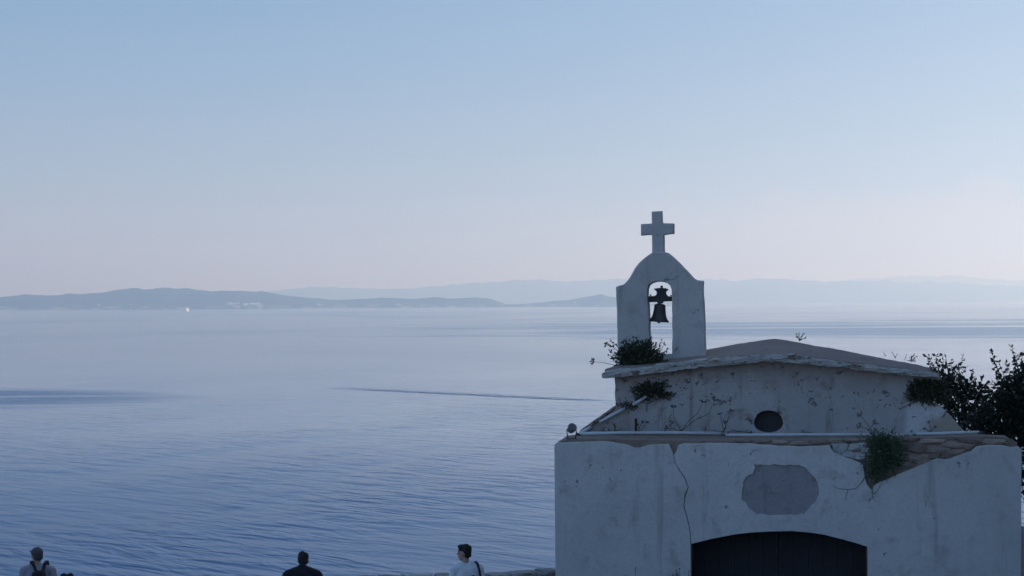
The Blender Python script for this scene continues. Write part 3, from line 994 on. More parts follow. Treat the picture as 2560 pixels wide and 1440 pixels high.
class Leaves:
    def __init__(self, seed):
        self.V, self.F, self.r = [], [], random.Random(seed)
    def leaf(self, p, size, direction=None, wide=0.55):
        r = self.r
        d = Vector(direction) if direction is not None else Vector((r.gauss(0, 1), r.gauss(0, 1), r.gauss(0, 1)))
        d = (d + 0.5 * Vector((r.gauss(0, 1), r.gauss(0, 1), r.gauss(0, 1))) * d.length).normalized()
        s = d.cross(Vector((r.gauss(0, 1), r.gauss(0, 1), r.gauss(0, 1)))).normalized()
        n = d.cross(s)
        L = size * r.uniform(0.7, 1.25)
        W = L * wide
        p = Vector(p)
        k = len(self.V)
        self.V += [p, p + d * L * 0.45 + s * W * 0.5 + n * L * 0.06, p + d * L, p + d * L * 0.45 - s * W * 0.5 + n * L * 0.06]
        self.F.append((k, k + 1, k + 2, k + 3))
    def cloud(self, c, rad, n, size, shell=0.55, up=0.2, wide=0.55, lump=0.8):
        r = self.r
        c = Vector(c)
        for _ in range(n):
            d = Vector((r.gauss(0, 1), r.gauss(0, 1), r.gauss(0, 1))).normalized()
            k = shell + (1 - shell) * r.random() if r.random() < 0.75 else r.random()
            k *= 1 + lump * noise.noise((d.x * 3 + c.x * 5, d.y * 3 + c.y * 5, d.z * 3 + c.z * 5))
            p = c + Vector((d.x * rad[0], d.y * rad[1], d.z * rad[2])) * k
            self.leaf(p, size, d + Vector((0, 0, up)), wide)
    def sprig(self, a, b, n, size, spread=1.0, wide=0.6, bend=0.0):
        a, b = Vector(a), Vector(b)
        d = b - a
        for i in range(n):
            f = (i + self.r.random() * 0.6) / n
            p = a + d * f + Vector((0, 0, bend * math.sin(PI * f)))
            sd = Vector((self.r.gauss(0, 1), self.r.gauss(0, 1), self.r.gauss(0, 0.6))).normalized()
            self.leaf(p, size, d.normalized() * 0.6 + sd * spread, wide)
        for _ in range(3):
            self.leaf(b, size, d.normalized() + Vector((self.r.gauss(0, .4), self.r.gauss(0, .4), self.r.gauss(0, .4))), wide)
    def build(self, name, mat, parent):
        V = [local(parent, p) for p in self.V] if parent is not None else self.V
        return from_py(name, V, self.F, mat, parent)

def stems(parent, lines, mat, name='stem', r=0.006):
    bm = bmesh.new()
    for ln in lines:
        tube(bm, [local(parent, p) for p in ln], r, r * 0.5, sides=4)
    return from_bm(name, bm, mat, parent)

PXM = 165.0                                     # photograph pixels for one metre at the chapel

def bush(name, root_px, v, label, blobs, mat, size, dens, seed, sprigs=(), depth=0.8, cat='plant', group=None):
    root = thing_at(name, wp(*root_px, v), YAW)
    tag(root, label, cat, group)
    L = Leaves(seed)
    base = wp(*root_px, v)
    ln = []
    for (x, y, rx, ry) in blobs:
        c = wp(x, y, v)
        a, b = rx / PXM, ry / PXM
        dep = depth * (a + b) / 2
        n = int(1.5 * dens * rx * ry / 400.0)
        L.cloud(c, (a, dep, b), n, size)
        ln.append([base, base.lerp(c, 0.5) + Vector((rnd.uniform(-.02, .02), 0, 0.02)), c])
        for _ in range(max(3, int((rx + ry) / 8))):          # shoots that break the outline
            an_ = L.r.uniform(0, 2 * PI)
            kk = L.r.uniform(1.05, 1.45)
            e_ = c + Vector((math.cos(an_) * a * kk, L.r.uniform(-0.6, 0.1) * dep, math.sin(an_) * b * kk + 0.01))
            L.sprig(c.lerp(e_, 0.6), e_, 4, size * 0.9)
            ln.append([c, c.lerp(e_, 0.5), e_])
    for (x0, y0, x1, y1, n, sz) in sprigs:
        a, b = wp(x0, y0, v), wp(x1, y1, v + rnd.uniform(-0.05, 0.05))
        L.sprig(a, b, n, sz)
        ln.append([a, a.lerp(b, 0.5), b])
    L.build('foliage', mat, root)
    stems(root, ln, M_bark)
    return root

def umbel(root, tip, up, rays, size, seed, lines, L):
    r = random.Random(seed)
    up = Vector(up).normalized()
    s = up.orthogonal().normalized()
    w = up.cross(s)
    for k in range(rays):
        a = 2 * PI * k / rays + r.random() * 0.5
        q = Vector(tip) + (s * math.cos(a) + w * math.sin(a)) * size * r.uniform(0.5, 1.0) + up * size * r.uniform(0.2, 0.55)
        lines.append([tip, q])
        for _ in range(5):
            L.leaf(q, size * 0.38, Vector((r.gauss(0, 1), r.gauss(0, 1), r.gauss(0, 1))), 0.7)

# at the foot of the bell gable
b1 = bush('wild_bush', (1590, 916), VG + 0.12, 'dark green bush growing at the foot of the bell gable', 
     [(1558, 893, 20, 24), (1575, 878, 24, 22), (1600, 872, 24, 22), (1618, 868, 18, 18), (1590, 898, 40, 18), (1625, 892, 24, 20), (1565, 912, 24, 10), (1610, 910, 50, 10), (1650, 904, 18, 9)], M_leaf, 0.05, 150, 11,
     [(1548, 880, 1520, 858, 9, 0.05), (1535, 868, 1516, 862, 6, 0.05), (1546, 868, 1528, 853, 7, 0.045), (1546, 900, 1523, 888, 8, 0.05), (1546, 898, 1526, 878, 7, 0.05), (1548, 906, 1530, 898, 6, 0.045),
      (1632, 890, 1640, 862, 9, 0.045), (1640, 892, 1653, 852, 10, 0.042), (1644, 892, 1661, 860, 9, 0.042), (1648, 896, 1668, 874, 8, 0.045), (1648, 898, 1662, 882, 7, 0.045), (1636, 886, 1648, 868, 6, 0.05)], depth=0.55)
def fennel(name, label, base, forks, mat, v, seed, size=0.05, group=None, rays=8):
    root = thing_at(name, wp(*base, v), YAW)
    tag(root, label, 'dry weed', group)
    L = Leaves(seed)
    ln = []
    for pts in forks:
        ps = [wp(x, y, v - 0.05 * k) for k, (x, y) in enumerate(pts)]
        stems(root, [ps], mat, 'stalk', 0.0065)
        L = Leaves(seed + len(ln))
        rl = []
        ln.append(ps)
        umbel(root, ps[-1], ps[-1] - ps[-2] + Vector((0, 0, 0.02)), rays, size, seed + len(ln), rl, L)
        hb = bmesh.new()
        for a_, b_ in rl:
            tube(hb, [local(root, a_), local(root, b_)], 0.004, 0.003, 4)
        fo = len(hb.verts)
        vs = [hb.verts.new(local(root, q_)) for q_ in L.V]
        for f_ in L.F:
            hb.faces.new([vs[i_] for i_ in f_])
        from_bm('seed_head', hb, mat, root)
    return root
M_drydark = leaf_mat('withered_stalks', (0.035, 0.028, 0.022), (0.08, 0.06, 0.045), 0.0)
fennel('dry_fennel', 'dry stalk with one round seed head leaning out over the left eave', (1540, 914), [[(1540, 914), (1515, 908), (1496, 905), (1484, 905)]], M_drydark, VG + 0.05, 5, 0.06, rays=11)
fennel('dry_fennel', 'dry fennel fanning out on the ledge between iron stub and round window', (1703, 1078), [[(1703, 1078), (1692, 1058), (1684, 1040), (1684, 1019)], [(1703, 1078), (1722, 1052), (1745, 1032), (1757, 1006)], [(1704, 1078), (1735, 1052), (1772, 1034), (1787, 1001)], [(1702, 1078), (1685, 1073), (1668, 1071)]], M_drydark, VG - 0.12, 6, 0.055)
fennel('dry_fennel', 'small dry weed left of the round window', (1808, 1082), [[(1808, 1082), (1806, 1060), (1800, 1036)], [(1808, 1082), (1815, 1068), (1813, 1056)], [(1808, 1082), (1818, 1055), (1827, 1028)], [(1808, 1080), (1785, 1076), (1765, 1074)]], M_drydark, VG - 0.12, 7, 0.04)
fennel('dry_fennel', 'pale dry fennel rising behind the round green bush', (2182, 1085), [[(2182, 1085), (2178, 1072), (2162, 1052), (2150, 1038)], [(2180, 1082), (2176, 1068), (2186, 1058)], [(2176, 1074), (2160, 1070), (2150, 1066)]], M_dry, VG - 0.3, 8, 0.055)
fennel('dry_fennel', 'withered weed beside the rusty iron stub', (1594, 1080), [[(1594, 1080), (1600, 1066), (1606, 1056)], [(1594, 1080), (1606, 1072), (1617, 1056)], [(1594, 1080), (1598, 1070), (1594, 1062)]], M_drydark, VG - 0.22, 9, 0.035)
fennel('dry_fennel', 'thin brown weed at the right foot of the upper wall', (2326, 1084), [[(2326, 1084), (2326, 1070), (2322, 1056)], [(2326, 1080), (2332, 1074), (2338, 1068)], [(2326, 1082), (2318, 1074), (2312, 1072)]], M_dry, VG - 0.15, 10, 0.03)
# on the upper wall
bush('wall_bush', (1610, 1000), VG - 0.02, 'dense green bush growing out of the upper wall below the left eave',
     [(1600, 978, 20, 18), (1622, 967, 24, 14), (1648, 968, 20, 14), (1635, 985, 34, 14), (1605, 992, 24, 9), (1665, 988, 18, 10)], M_leaf, 0.04, 190, 21,
     [(1660, 990, 1682, 990, 7, 0.035), (1670, 988, 1688, 984, 5, 0.03), (1640, 965, 1656, 955, 5, 0.035), (1600, 965, 1588, 975, 5, 0.03)], depth=0.5)
bush('shoulder_weed', (1562, 1020), VG - 0.05, 'little weed sprouting between the sloping pipe pieces', [(1558, 1014, 12, 7), (1575, 1012, 10, 8), (1585, 1014, 7, 6)], M_leaf, 0.03, 170, 22,
     [(1552, 1014, 1548, 996, 5, 0.022), (1566, 1010, 1564, 994, 5, 0.022), (1546, 1016, 1541, 1006, 4, 0.025)], depth=0.6)
bush('ledge_weed', (1538, 1084), VG - 0.2, 'low weeds on the ledge between floodlight and iron stub', [(1532, 1078, 16, 6), (1538, 1072, 6, 7), (1500, 1082, 20, 4)], M_leaf2, 0.025, 120, 23, [(1536, 1076, 1540, 1064, 5, 0.022)], depth=0.6)
bush('round_bush', (2205, 1140), -0.05, 'round green bush sprouting from the broken top of the chapel front',
     [(2208, 1120, 42, 38), (2195, 1108, 30, 26), (2222, 1112, 34, 28), (2212, 1142, 44, 34), (2200, 1165, 34, 28), (2190, 1186, 18, 16), (2232, 1150, 22, 20)], M_leaf2, 0.032, 260, 31, (), depth=0.75)
M_rootc = leaf_mat('dry_roots', (0.14, 0.12, 0.10), (0.24, 0.20, 0.17), 0.0)
rb = [o for o in COL.objects if o.name.startswith('round_bush')][0]
bm = bmesh.new()
for ln in ([(2170, 1180), (2163, 1192), (2152, 1208), (2140, 1221), (2120, 1224), (2095, 1221), (2082, 1215)], [(2182, 1200), (2183, 1212), (2180, 1228), (2184, 1236), (2196, 1224), (2202, 1208)], [(2180, 1228), (2181, 1242), (2190, 1256)], [(2170, 1150), (2160, 1162), (2140, 1150)],
           [(2120, 1224), (2116, 1238), (2113, 1252)]):
    bm = bmesh.new()
    tube(bm, [local(rb, wp(x, y, -0.052)) for x, y in ln], 0.008 if len(ln) > 5 else 0.005, 0.003, 5)
    from_bm('root', bm, M_rootc, rb)
bush('ledge_weed', (2160, 1100), VG - 1.2, 'low green weed on the ledge just left of the round bush', [(2152, 1096, 14, 5), (2166, 1098, 10, 6)], M_leaf2, 0.025, 140, 32, (), depth=0.6)
bush('hanging_ivy', (2330, 1005), VG - 0.02, 'green creeper hanging under the right eave of the chapel',
     [(2290, 988, 24, 18), (2315, 975, 30, 24), (2340, 965, 22, 26), (2300, 965, 30, 14), (2330, 995, 24, 14), (2345, 990, 14, 20), (2356, 975, 16, 26)], M_leaf, 0.05, 150, 41,
     [(2285, 990, 2262, 985, 6, 0.035), (2280, 1000, 2264, 1003, 6, 0.03), (2285, 1005, 2250, 1022, 7, 0.025), (2280, 975, 2258, 965, 6, 0.025)], depth=0.4)
bush('roof_tuft', (1999, 852), VG + 2.0, 'little tuft of leaves on the ridge of the chapel roof', [(1999, 847, 6, 4)], M_leaf, 0.03, 160, 51,
     [(1998, 850, 1991, 836, 6, 0.028), (1999, 850, 1998, 835, 5, 0.028), (2000, 850, 2009, 835, 7, 0.03), (2000, 850, 2012, 845, 4, 0.028)], depth=0.8)
bush('roof_grass', (2278, 905), VG + 0.15, 'thin grasses and a sprig on the right slope of the chapel roof', [(2278, 900, 8, 5)], M_drydark, 0.025, 100, 52,
     [(2240, 896, 2230, 882, 3, 0.02), (2215, 890, 2207, 880, 3, 0.02), (2262, 900, 2266, 886, 3, 0.02), (2275, 902, 2284, 888, 7, 0.03), (2280, 904, 2290, 892, 6, 0.03), (2236, 894, 2243, 886, 3, 0.02)], depth=0.6)
bush('moss_tuft', (1846, 1086), VG - 0.1, 'low dark moss tuft under the round window', [(1850, 1080, 22, 5), (1880, 1083, 18, 3)], M_leaf, 0.02, 120, 53, (), depth=0.7)
bush('moss_tuft', (2012, 1086), VG - 0.1, 'small mound of moss right of the round window', [(2012, 1082, 12, 5)], M_leaf, 0.02, 140, 54, (), depth=0.7)
bush('facade_weed', (1560, 1440), -0.06, 'thin dark weed before the chapel front, left of the doorway', [(1692, 1470, 12, 30)], M_drydark, 0.03, 60, 55,
     [(1695, 1500, 1693, 1410, 14, 0.03), (1690, 1500, 1699, 1424, 10, 0.03), (1720, 1500, 1722, 1430, 8, 0.025), (1590, 1500, 1589, 1422, 8, 0.025)], depth=0.6)

# ------------------------------------------------------------------ trees to the right, behind the chapel
def tree(name, label, base, trunk_h, limbs, masses, sprigs, seed, size, dens, d0):
    root = empty(name, base)
    tag(root, label, 'tree', 'trees behind the chapel')
    L = Leaves(seed)
    ln = []
    top = Vector(base) + Vector((0, 0, trunk_h))
    bm = bmesh.new()
    b0 = Vector(base)
    tube(bm, [local(root, p) for p in (b0 - Vector((0, 0, .2)), b0.lerp(top, 0.5) + Vector((0.08, 0.05, 0)), top)], 0.14, 0.07, 8)
    for (x, y, dd) in limbs:
        e = at(x, y, d0 + dd)
        tube(bm, [local(root, p) for p in (b0.lerp(top, 0.75), top.lerp(e, 0.5) + Vector((0, 0, 0.12)), e)], 0.06, 0.015, 6)
    from_bm('trunk', bm, M_bark, root, smooth=True)
    k = d0 / FPX
    for (x, y, rx, ry, dd, dn) in masses:
        c = at(x, y, d0 + dd)
        L.cloud(c, (rx * k, (rx + ry) * 0.5 * k, ry * k), int(dens * dn * rx * ry / 100.0), size, 0.35, 0.3, 0.62, 0.5)
    for (x0, y0, x1, y1, n) in sprigs:
        a, b = at(x0, y0, d0), at(x1, y1, d0 + L.r.uniform(-0.2, 0.2))
        L.sprig(a, b, n, size * 0.9, 1.0, 0.62)
        ln.append([a, a.lerp(b, .5), b])
    stems(root, ln, M_bark, 'twigs', 0.007)
    L.build('crown', M_leaf3, root)
    return root
p = at(2420, 1000, 37.0)
tree('fig_tree', 'small leafy tree whose shoots rise just behind the right eave', (p.x, p.y, 0.0), 2.2,
     [(2350, 960, 0), (2400, 970, 0.2), (2440, 990, -0.1), (2390, 1020, 0.3), (2460, 1030, 0)],
     [(2345, 945, 34, 26, 0, 1.0), (2375, 955, 38, 34, 0.3, 1.0), (2400, 975, 40, 36, 0, .95), (2420, 1000, 40, 40, 0.2, .7), (2365, 985, 40, 40, 0.1, 1.3), (2385, 1030, 36, 44, 0, 1.0), (2440, 975, 30, 24, 0, .75), (2455, 1000, 26, 26, 0, .5), (2430, 1050, 50, 40, 0.4, .9), (2470, 1040, 40, 40, .5, .8)],
     [(2330, 925, 2316, 890, 8), (2335, 925, 2323, 892, 8), (2345, 925, 2340, 890, 9), (2360, 930, 2357, 888, 10), (2370, 930, 2364, 891, 9), (2380, 930, 2377, 902, 8), (2395, 940, 2407, 892, 12), (2400, 945, 2414, 920, 8), (2425, 950, 2430, 928, 8), (2440, 955, 2432, 942, 6), (2450, 965, 2457, 947, 7), (2462, 975, 2468, 960, 6),
      (2325, 915, 2345, 905, 7), (2385, 925, 2396, 915, 6), (2352, 915, 2372, 910, 8)], 61, 0.085, 22.0, 37.0)
p = at(2600, 1000, 34.5)
tree('oak_tree', 'dense dark tree filling the right edge behind the chapel', (p.x, p.y, 0.0), 2.4,
     [(2500, 960, 0), (2540, 930, 0), (2600, 920, .3), (2660, 950, 0), (2520, 1040, 0)],
     [(2560, 1010, 70, 60, 0, 1.7), (2500, 1030, 56, 46, 0, 1.6), (2460, 1070, 56, 40, 0, 1.6), (2530, 975, 40, 36, 0, 1.2), (2570, 945, 40, 34, 0, 1.3), (2620, 940, 60, 60, 0.2, 1.2), (2540, 1080, 70, 50, 0, 1.6), (2660, 1020, 80, 90, 0, 1.2), (2480, 985, 26, 18, 0, .5), (2512, 960, 24, 16, 0, .55), (2580, 1150, 80, 90, 0.2, 1.2), (2640, 1240, 80, 110, 0.2, 1.0)],
     [(2505, 955, 2478, 880, 16), (2500, 935, 2485, 902, 8), (2512, 945, 2497, 905, 9), (2520, 930, 2515, 908, 6), (2540, 925, 2530, 868, 15), (2545, 920, 2540, 895, 7), (2550, 925, 2556, 890, 9), (2525, 940, 2520, 915, 7), (2490, 965, 2476, 958, 6), (2560, 925, 2572, 880, 9),
      (2505, 950, 2488, 925, 9), (2530, 935, 2548, 886, 8), (2480, 975, 2470, 968, 6)], 62, 0.085, 22.0, 34.5)

# ------------------------------------------------------------------ parapet wall
def on_level(px, py, z):
    r = ray(px, py)
    k = (z - CAM_Z) / r.z
    return Vector((0, 0, CAM_Z)) + r * k
WT = 0.9
line = [on_level(x, y, WT) for x, y in [(1396, 1425), (1330, 1431), (1270, 1435.5), (1200, 1439), (1130, 1438.5), (1000, 1442), (700, 1453), (300, 1458), (-100, 1462), (-700, 1470)]]
par = empty('parapet_wall', (line[0].x, line[0].y, 0))
tag(par, 'low stone parapet wall running left from the chapel along the sea edge', 'wall')
bm = bmesh.new()
off = Vector((0, 0.42, 0))
pv_ = None
for q in line:
    ring = [bm.verts.new(local(par, Vector((q.x, q.y + dy, zz)))) for dy, zz in ((0.03, -0.2), (0.39, -0.2), (0.39, WT - 0.17), (0.03, WT - 0.17))]
    if pv_:
        for k in range(4):
            bm.faces.new((pv_[k], pv_[(k + 1) % 4], ring[(k + 1) % 4], ring[k]))
    else:
        bm.faces.new(ring)
    pv_ = ring
bm.faces.new(list(reversed(pv_)))
bmesh.ops.recalc_face_normals(bm, faces=bm.faces)
from_bm('wall_body', bm, M_parapet, par)
rs = random.Random(5)
stone_me = []
for k in range(5):
    bm = bmesh.new()
    blob(bm, (0, 0, 0), (0.5, 0.23, 0.085), 3, None, 0.16, k * 4.7, 1.2, 0.93)
    me = bpy.data.meshes.new('cap_stone')
    bm.to_mesh(me)
    bm.free()
    me.materials.append(M_parapet)
    stone_me.append(me)
for a, b in zip(line, line[1:]):
    d = b - a
    L_ = d.length
    s = 0.0
    while s < L_ - 0.05:
        w = min(rs.uniform(0.28, 0.46), L_ - s)
        c = a + d * ((s + w / 2) / L_)
        o = bpy.data.objects.new('cap_stone', rs.choice(stone_me))
        COL.objects.link(o)
        o.parent = par
        o.location = local(par, Vector((c.x, c.y + 0.21, WT - 0.085 + rs.uniform(-0.012, 0.004))))
        o.rotation_euler = (0, rs.uniform(-0.02, 0.02), math.atan2(d.y, d.x) + PI)
        o.scale = ((w - 0.02), 1, 1)
        s += w

# ------------------------------------------------------------------ people on the terrace
def cone(bm, a, b, ra, rb, n=14):
    tube(bm, [Vector(a), Vector(a).lerp(Vector(b), .5), Vector(b)], ra, rb, n)
    blob(bm, a, (ra, ra, ra), 2)
    blob(bm, b, (rb, rb, rb), 2)

def remesh(name, bm, mat, parent, voxel=0.014, smooth=6):
    me = bpy.data.meshes.new(name)
    bm.to_mesh(me)
    bm.free()
    ob = bpy.data.objects.new(name, me)
    COL.objects.link(ob)
    md = ob.modifiers.new('r', 'REMESH')
    md.mode = 'VOXEL'
    md.voxel_size = voxel
    ms = ob.modifiers.new('s', 'SMOOTH')
    ms.iterations = smooth
    dg = bpy.context.evaluated_depsgraph_get()
    me2 = bpy.data.meshes.new_from_object(ob.evaluated_get(dg))
    bpy.data.objects.remove(ob)
    for p_ in me2.polygons:
        p_.use_smooth = True
    me2.materials.clear()
    me2.materials.append(mat)
    me2.name = name
    return link(name, me2, None, parent)

M_skin = simple('skin', (0.42, 0.27, 0.20), 0.6, var=0.1)
M_hair = simple('dark_hair', (0.018, 0.014, 0.012), 0.7)
M_trouser = simple('dark_trousers', (0.03, 0.032, 0.045), 0.9)
M_shoe = simple('shoes', (0.03, 0.028, 0.028), 0.6)

def person(px, d, label, height, yaw, head_yaw, lean, shirt_col, sleeves, hair_col, shoulder=0.2, slump=0.0, head_tilt=0.0, cap=False, collar=False, jacket=False):
    base = at(px, 1440, d)
    root = empty('person', (base.x, base.y, 0.0), yaw)
    tag(root, label, 'person')
    H = height / 1.75
    # body faces local +Y
    hz = 1.63 * H
    neck = Vector((lean * 0.5, 0.02, 1.46 * H))
    head = Vector((lean, 0.05 + slump, hz - slump * 0.5))
    RH = Matrix.Rotation(head_yaw, 3, 'Z') @ Matrix.Rotation(head_tilt, 3, 'X')
    def hp(x, y, z):
        return head + RH @ Vector((x, y, z))
    sh = [Vector((s * shoulder, 0.0, (1.36 if jacket else 1.385) * H)) for s in (-1, 1)]
    el = [Vector((s * (shoulder + 0.07), -0.02, 1.12 * H)) for s in (-1, 1)]
    wr = [Vector((s * (shoulder + 0.03), 0.16, 0.98 * H)) for s in (-1, 1)]
    hip = [Vector((s * 0.09, 0, 0.90 * H)) for s in (-1, 1)]
    kn = [Vector((s * 0.11, 0.02, 0.48 * H)) for s in (-1, 1)]
    an = [Vector((s * 0.12, 0.0, 0.08 * H)) for s in (-1, 1)]
    bm = bmesh.new()
    blob(bm, (0, 0, 1.22 * H), (0.155, 0.105, 0.23), 3)
    blob(bm, (0, 0, 0.97 * H), (0.155, 0.11, 0.13), 3)
    cone(bm, neck - Vector((0, 0, 0.06)), hp(0, -0.02, -0.06), 0.058, 0.054)
    blob(bm, hp(0, -0.01, 0.02), (0.074, 0.094, 0.105), 3, RH.to_quaternion())
    blob(bm, hp(0, 0.028, -0.062), (0.054, 0.064, 0.058), 2, RH.to_quaternion())
    blob(bm, hp(0, 0.098, -0.012), (0.013, 0.022, 0.022), 2, RH.to_quaternion())
    blob(bm, hp(0, 0.086, 0.03), (0.045, 0.014, 0.012), 2, RH.to_quaternion())
    blob(bm, hp(0, 0.086, -0.052), (0.024, 0.012, 0.008), 2, RH.to_quaternion())
    for s in (-1, 1):
        blob(bm, hp(s * 0.078, -0.01, -0.008), (0.011, 0.022, 0.032), 2, RH.to_quaternion())
    for i in range(2):
        s = (-1, 1)[i]
        cone(bm, Vector((s * 0.06, 0, 1.42 * H)), sh[i], 0.062, 0.062)
        cone(bm, sh[i], el[i], 0.052, 0.040)
        cone(bm, el[i], wr[i], 0.038, 0.027)
        fd = (wr[i] - el[i]).normalized()
        palm = wr[i] + fd * 0.05
        blob(bm, palm, (0.018, 0.045, 0.035), 2)
        for k, (dz, ln) in enumerate(((0.026, 0.065), (0.009, 0.075), (-0.009, 0.07), (-0.026, 0.055))):
            a = palm + fd * 0.03 + Vector((0, 0, dz))
            m_ = a + fd * ln * 0.6
            cone(bm, a, m_, 0.0095, 0.009, 8)
            cone(bm, m_, m_ + fd * ln * 0.3 + Vector((-s * 0.022, 0, -0.012)), 0.009, 0.008, 8)
        cone(bm, palm + Vector((0, -0.01, 0.03)), palm + fd * 0.035 + Vector((-s * 0.02, 0, 0.055)), 0.011, 0.009, 8)
        cone(bm, hip[i], kn[i], 0.085, 0.058)
        cone(bm, kn[i], an[i], 0.055, 0.040)
        blob(bm, an[i] + Vector((0, 0.06, -0.04 * H)), (0.042, 0.12, 0.035), 2)
    remesh('body', bm, M_skin, root, 0.011, 3)
    # shirt
    bm = bmesh.new()
    f = 0.02 if jacket else 0.0
    blob(bm, (0, -0.005, 1.23 * H), (0.185 + f, 0.135 + f, 0.25), 3, square=0.25)
    blob(bm, (0, 0, 0.98 * H), (0.18 + f, 0.135 + f, 0.13), 3, square=0.25)
    for i in range(2):
        s = (-1, 1)[i]
        cone(bm, Vector((s * 0.055 + lean * 0.3, 0.0, 1.435 * H)), sh[i] + Vector((0, 0, 0.005)), 0.075 + f, 0.078 + f)
        e = sh[i].lerp(el[i], 0.55 if not sleeves else 1.0)
        cone(bm, sh[i], e, 0.076 + f, 0.066 + f * 0.6)
        if sleeves:
            cone(bm, el[i], wr[i], 0.058 + f * 0.5, 0.042)
    if collar:
        cone(bm, neck - Vector((0, 0, 0.05)), neck + Vector((lean * 0.2, 0.0, 0.035)), 0.085, 0.074)
    fab = simple('shirt_fabric', shirt_col, 0.9, var=0.22, scale=9, bump=0.03)
    remesh('jacket' if jacket else 'shirt', bm, fab, root, 0.014, 4)
    bm = bmesh.new()
    blob(bm, (0, 0, 0.93 * H), (0.185, 0.14, 0.11), 3, square=0.2)
    for i in range(2):
        cone(bm, hip[i], kn[i], 0.10, 0.078)
        cone(bm, kn[i], an[i], 0.075, 0.065)
    remesh('trousers', bm, M_trouser, root, 0.016, 4)
    for i in range(2):
        bm = bmesh.new()
        blob(bm, an[i] + Vector((0, 0.06, -0.035 * H)), (0.052, 0.135, 0.045), 3)
        cone(bm, an[i], an[i] + Vector((0, 0, -0.03)), 0.055, 0.055)
        remesh('shoe', bm, M_shoe, root, 0.014, 3)
    hm = simple('hair', hair_col, 0.75, var=0.4, scale=40)
    bm = bmesh.new()
    if cap:
        blob(bm, hp(0, -0.012, 0.045), (0.092, 0.106, 0.09), 3, RH.to_quaternion(), 0.05, 3.0)
        blob(bm, hp(0, 0.11, 0.052), (0.07, 0.075, 0.012), 3, RH.to_quaternion())
        blob(bm, hp(0, -0.05, -0.01), (0.078, 0.06, 0.07), 3, RH.to_quaternion())
        remesh('cap', bm, hm, root, 0.011, 2)
    else:
        blob(bm, hp(0, -0.022, 0.052), (0.084, 0.098, 0.088), 3, RH.to_quaternion(), 0.28, 7.0, 5.0)
        blob(bm, hp(0, -0.055, 0.0), (0.078, 0.062, 0.085), 3, RH.to_quaternion(), 0.25, 2.0, 5.0)
        blob(bm, hp(0, 0.05, 0.098), (0.062, 0.05, 0.03), 3, RH.to_quaternion(), 0.4, 5.0, 5.0)
        remesh('hair', bm, hm, root, 0.010, 1)
    return root

p1 = person(95, 30.6, 'person in a cap and pale shirt with a dark backpack at the far left', 1.72, math.radians(4), math.radians(35), -0.03, (0.34, 0.31, 0.36), False, (0.075, 0.075, 0.085), 0.2, 0.02, 0.0, cap=True)
p2 = person(756, 30.2, 'person in a dark jacket seen from behind, between the other two people', 1.69, 0.0, 0.0, 0.0, (0.012, 0.012, 0.018), True, (0.010, 0.009, 0.010), 0.215, 0.085, math.radians(-24), collar=True, jacket=True)
p3 = person(1167, 30.3, 'dark-haired person in a white T-shirt turning to the left beside the parapet', 1.76, math.radians(14), math.radians(62), -0.03, (0.86, 0.86, 0.88), False, (0.014, 0.011, 0.010), 0.19)

# flat print on the back of the white shirt
bm = bmesh.new()
def strip(pts, w):
    for a, b in zip(pts, pts[1:]):
        tube(bm, [a, b], w, w, 5)
yb = -0.146
for pts, w in (([(0.045, yb, 1.19), (0.05, yb, 1.30)], 0.009), ([(0.01, yb + .002, 1.305), (0.035, yb, 1.315), (0.06, yb, 1.318), (0.085, yb + .004, 1.325)], 0.008), ([(0.035, yb, 1.19), (0.055, yb, 1.19)], 0.008), ([(0.06, yb, 1.318), (0.075, yb + .002, 1.30)], 0.007)):
    strip([Vector(q) for q in pts], w)
from_bm('shirt_print', bm, simple('print_ink', (0.015, 0.015, 0.03), 0.9), p3)

def strap_mesh(name, root, pts, w, th, mat):
    bm = bmesh.new()
    pts = [Vector(p_) for p_ in pts]
    ring = None
    for i, p_ in enumerate(pts):
        s_ = Vector((1, 0, 0))
        n_ = Vector((0, 1, 0)) if abs((pts[min(i + 1, len(pts) - 1)] - pts[max(i - 1, 0)]).normalized().y) < 0.7 else Vector((0, 0, 1))
        rg = [bm.verts.new(p_ + s_ * a * w + n_ * b * th) for a, b in ((-1, -1), (1, -1), (1, 1), (-1, 1))]
        if ring:
            for k in range(4):
                bm.faces.new((ring[k], ring[(k + 1) % 4], rg[(k + 1) % 4], rg[k]))
        else:
            bm.faces.new(rg)
        ring = rg
    bm.faces.new(list(reversed(ring)))
    bmesh.ops.recalc_face_normals(bm, faces=bm.faces)
    return from_bm(name, bm, mat, root)
M_strap = simple('black_strap', (0.012, 0.012, 0.016), 0.8)
bagr = empty('shoulder_bag', p3.location, p3.rotation_euler.z)
tag(bagr, 'black bag hanging from a strap over the white T-shirt', 'bag')
strap_mesh('strap', bagr, [(0.135, 0.06, 1.485), (0.14, 0.0, 1.512), (0.15, -0.08, 1.49), (0.165, -0.13, 1.40), (0.18, -0.15, 1.28), (0.20, -0.15, 1.12), (0.22, -0.12, 0.98)], 0.016, 0.006, M_strap)
bm = bmesh.new()
blob(bm, (0.25, -0.11, 0.86), (0.11, 0.05, 0.13), 3, square=0.7)
from_bm('pouch', bm, M_strap, bagr, smooth=True)

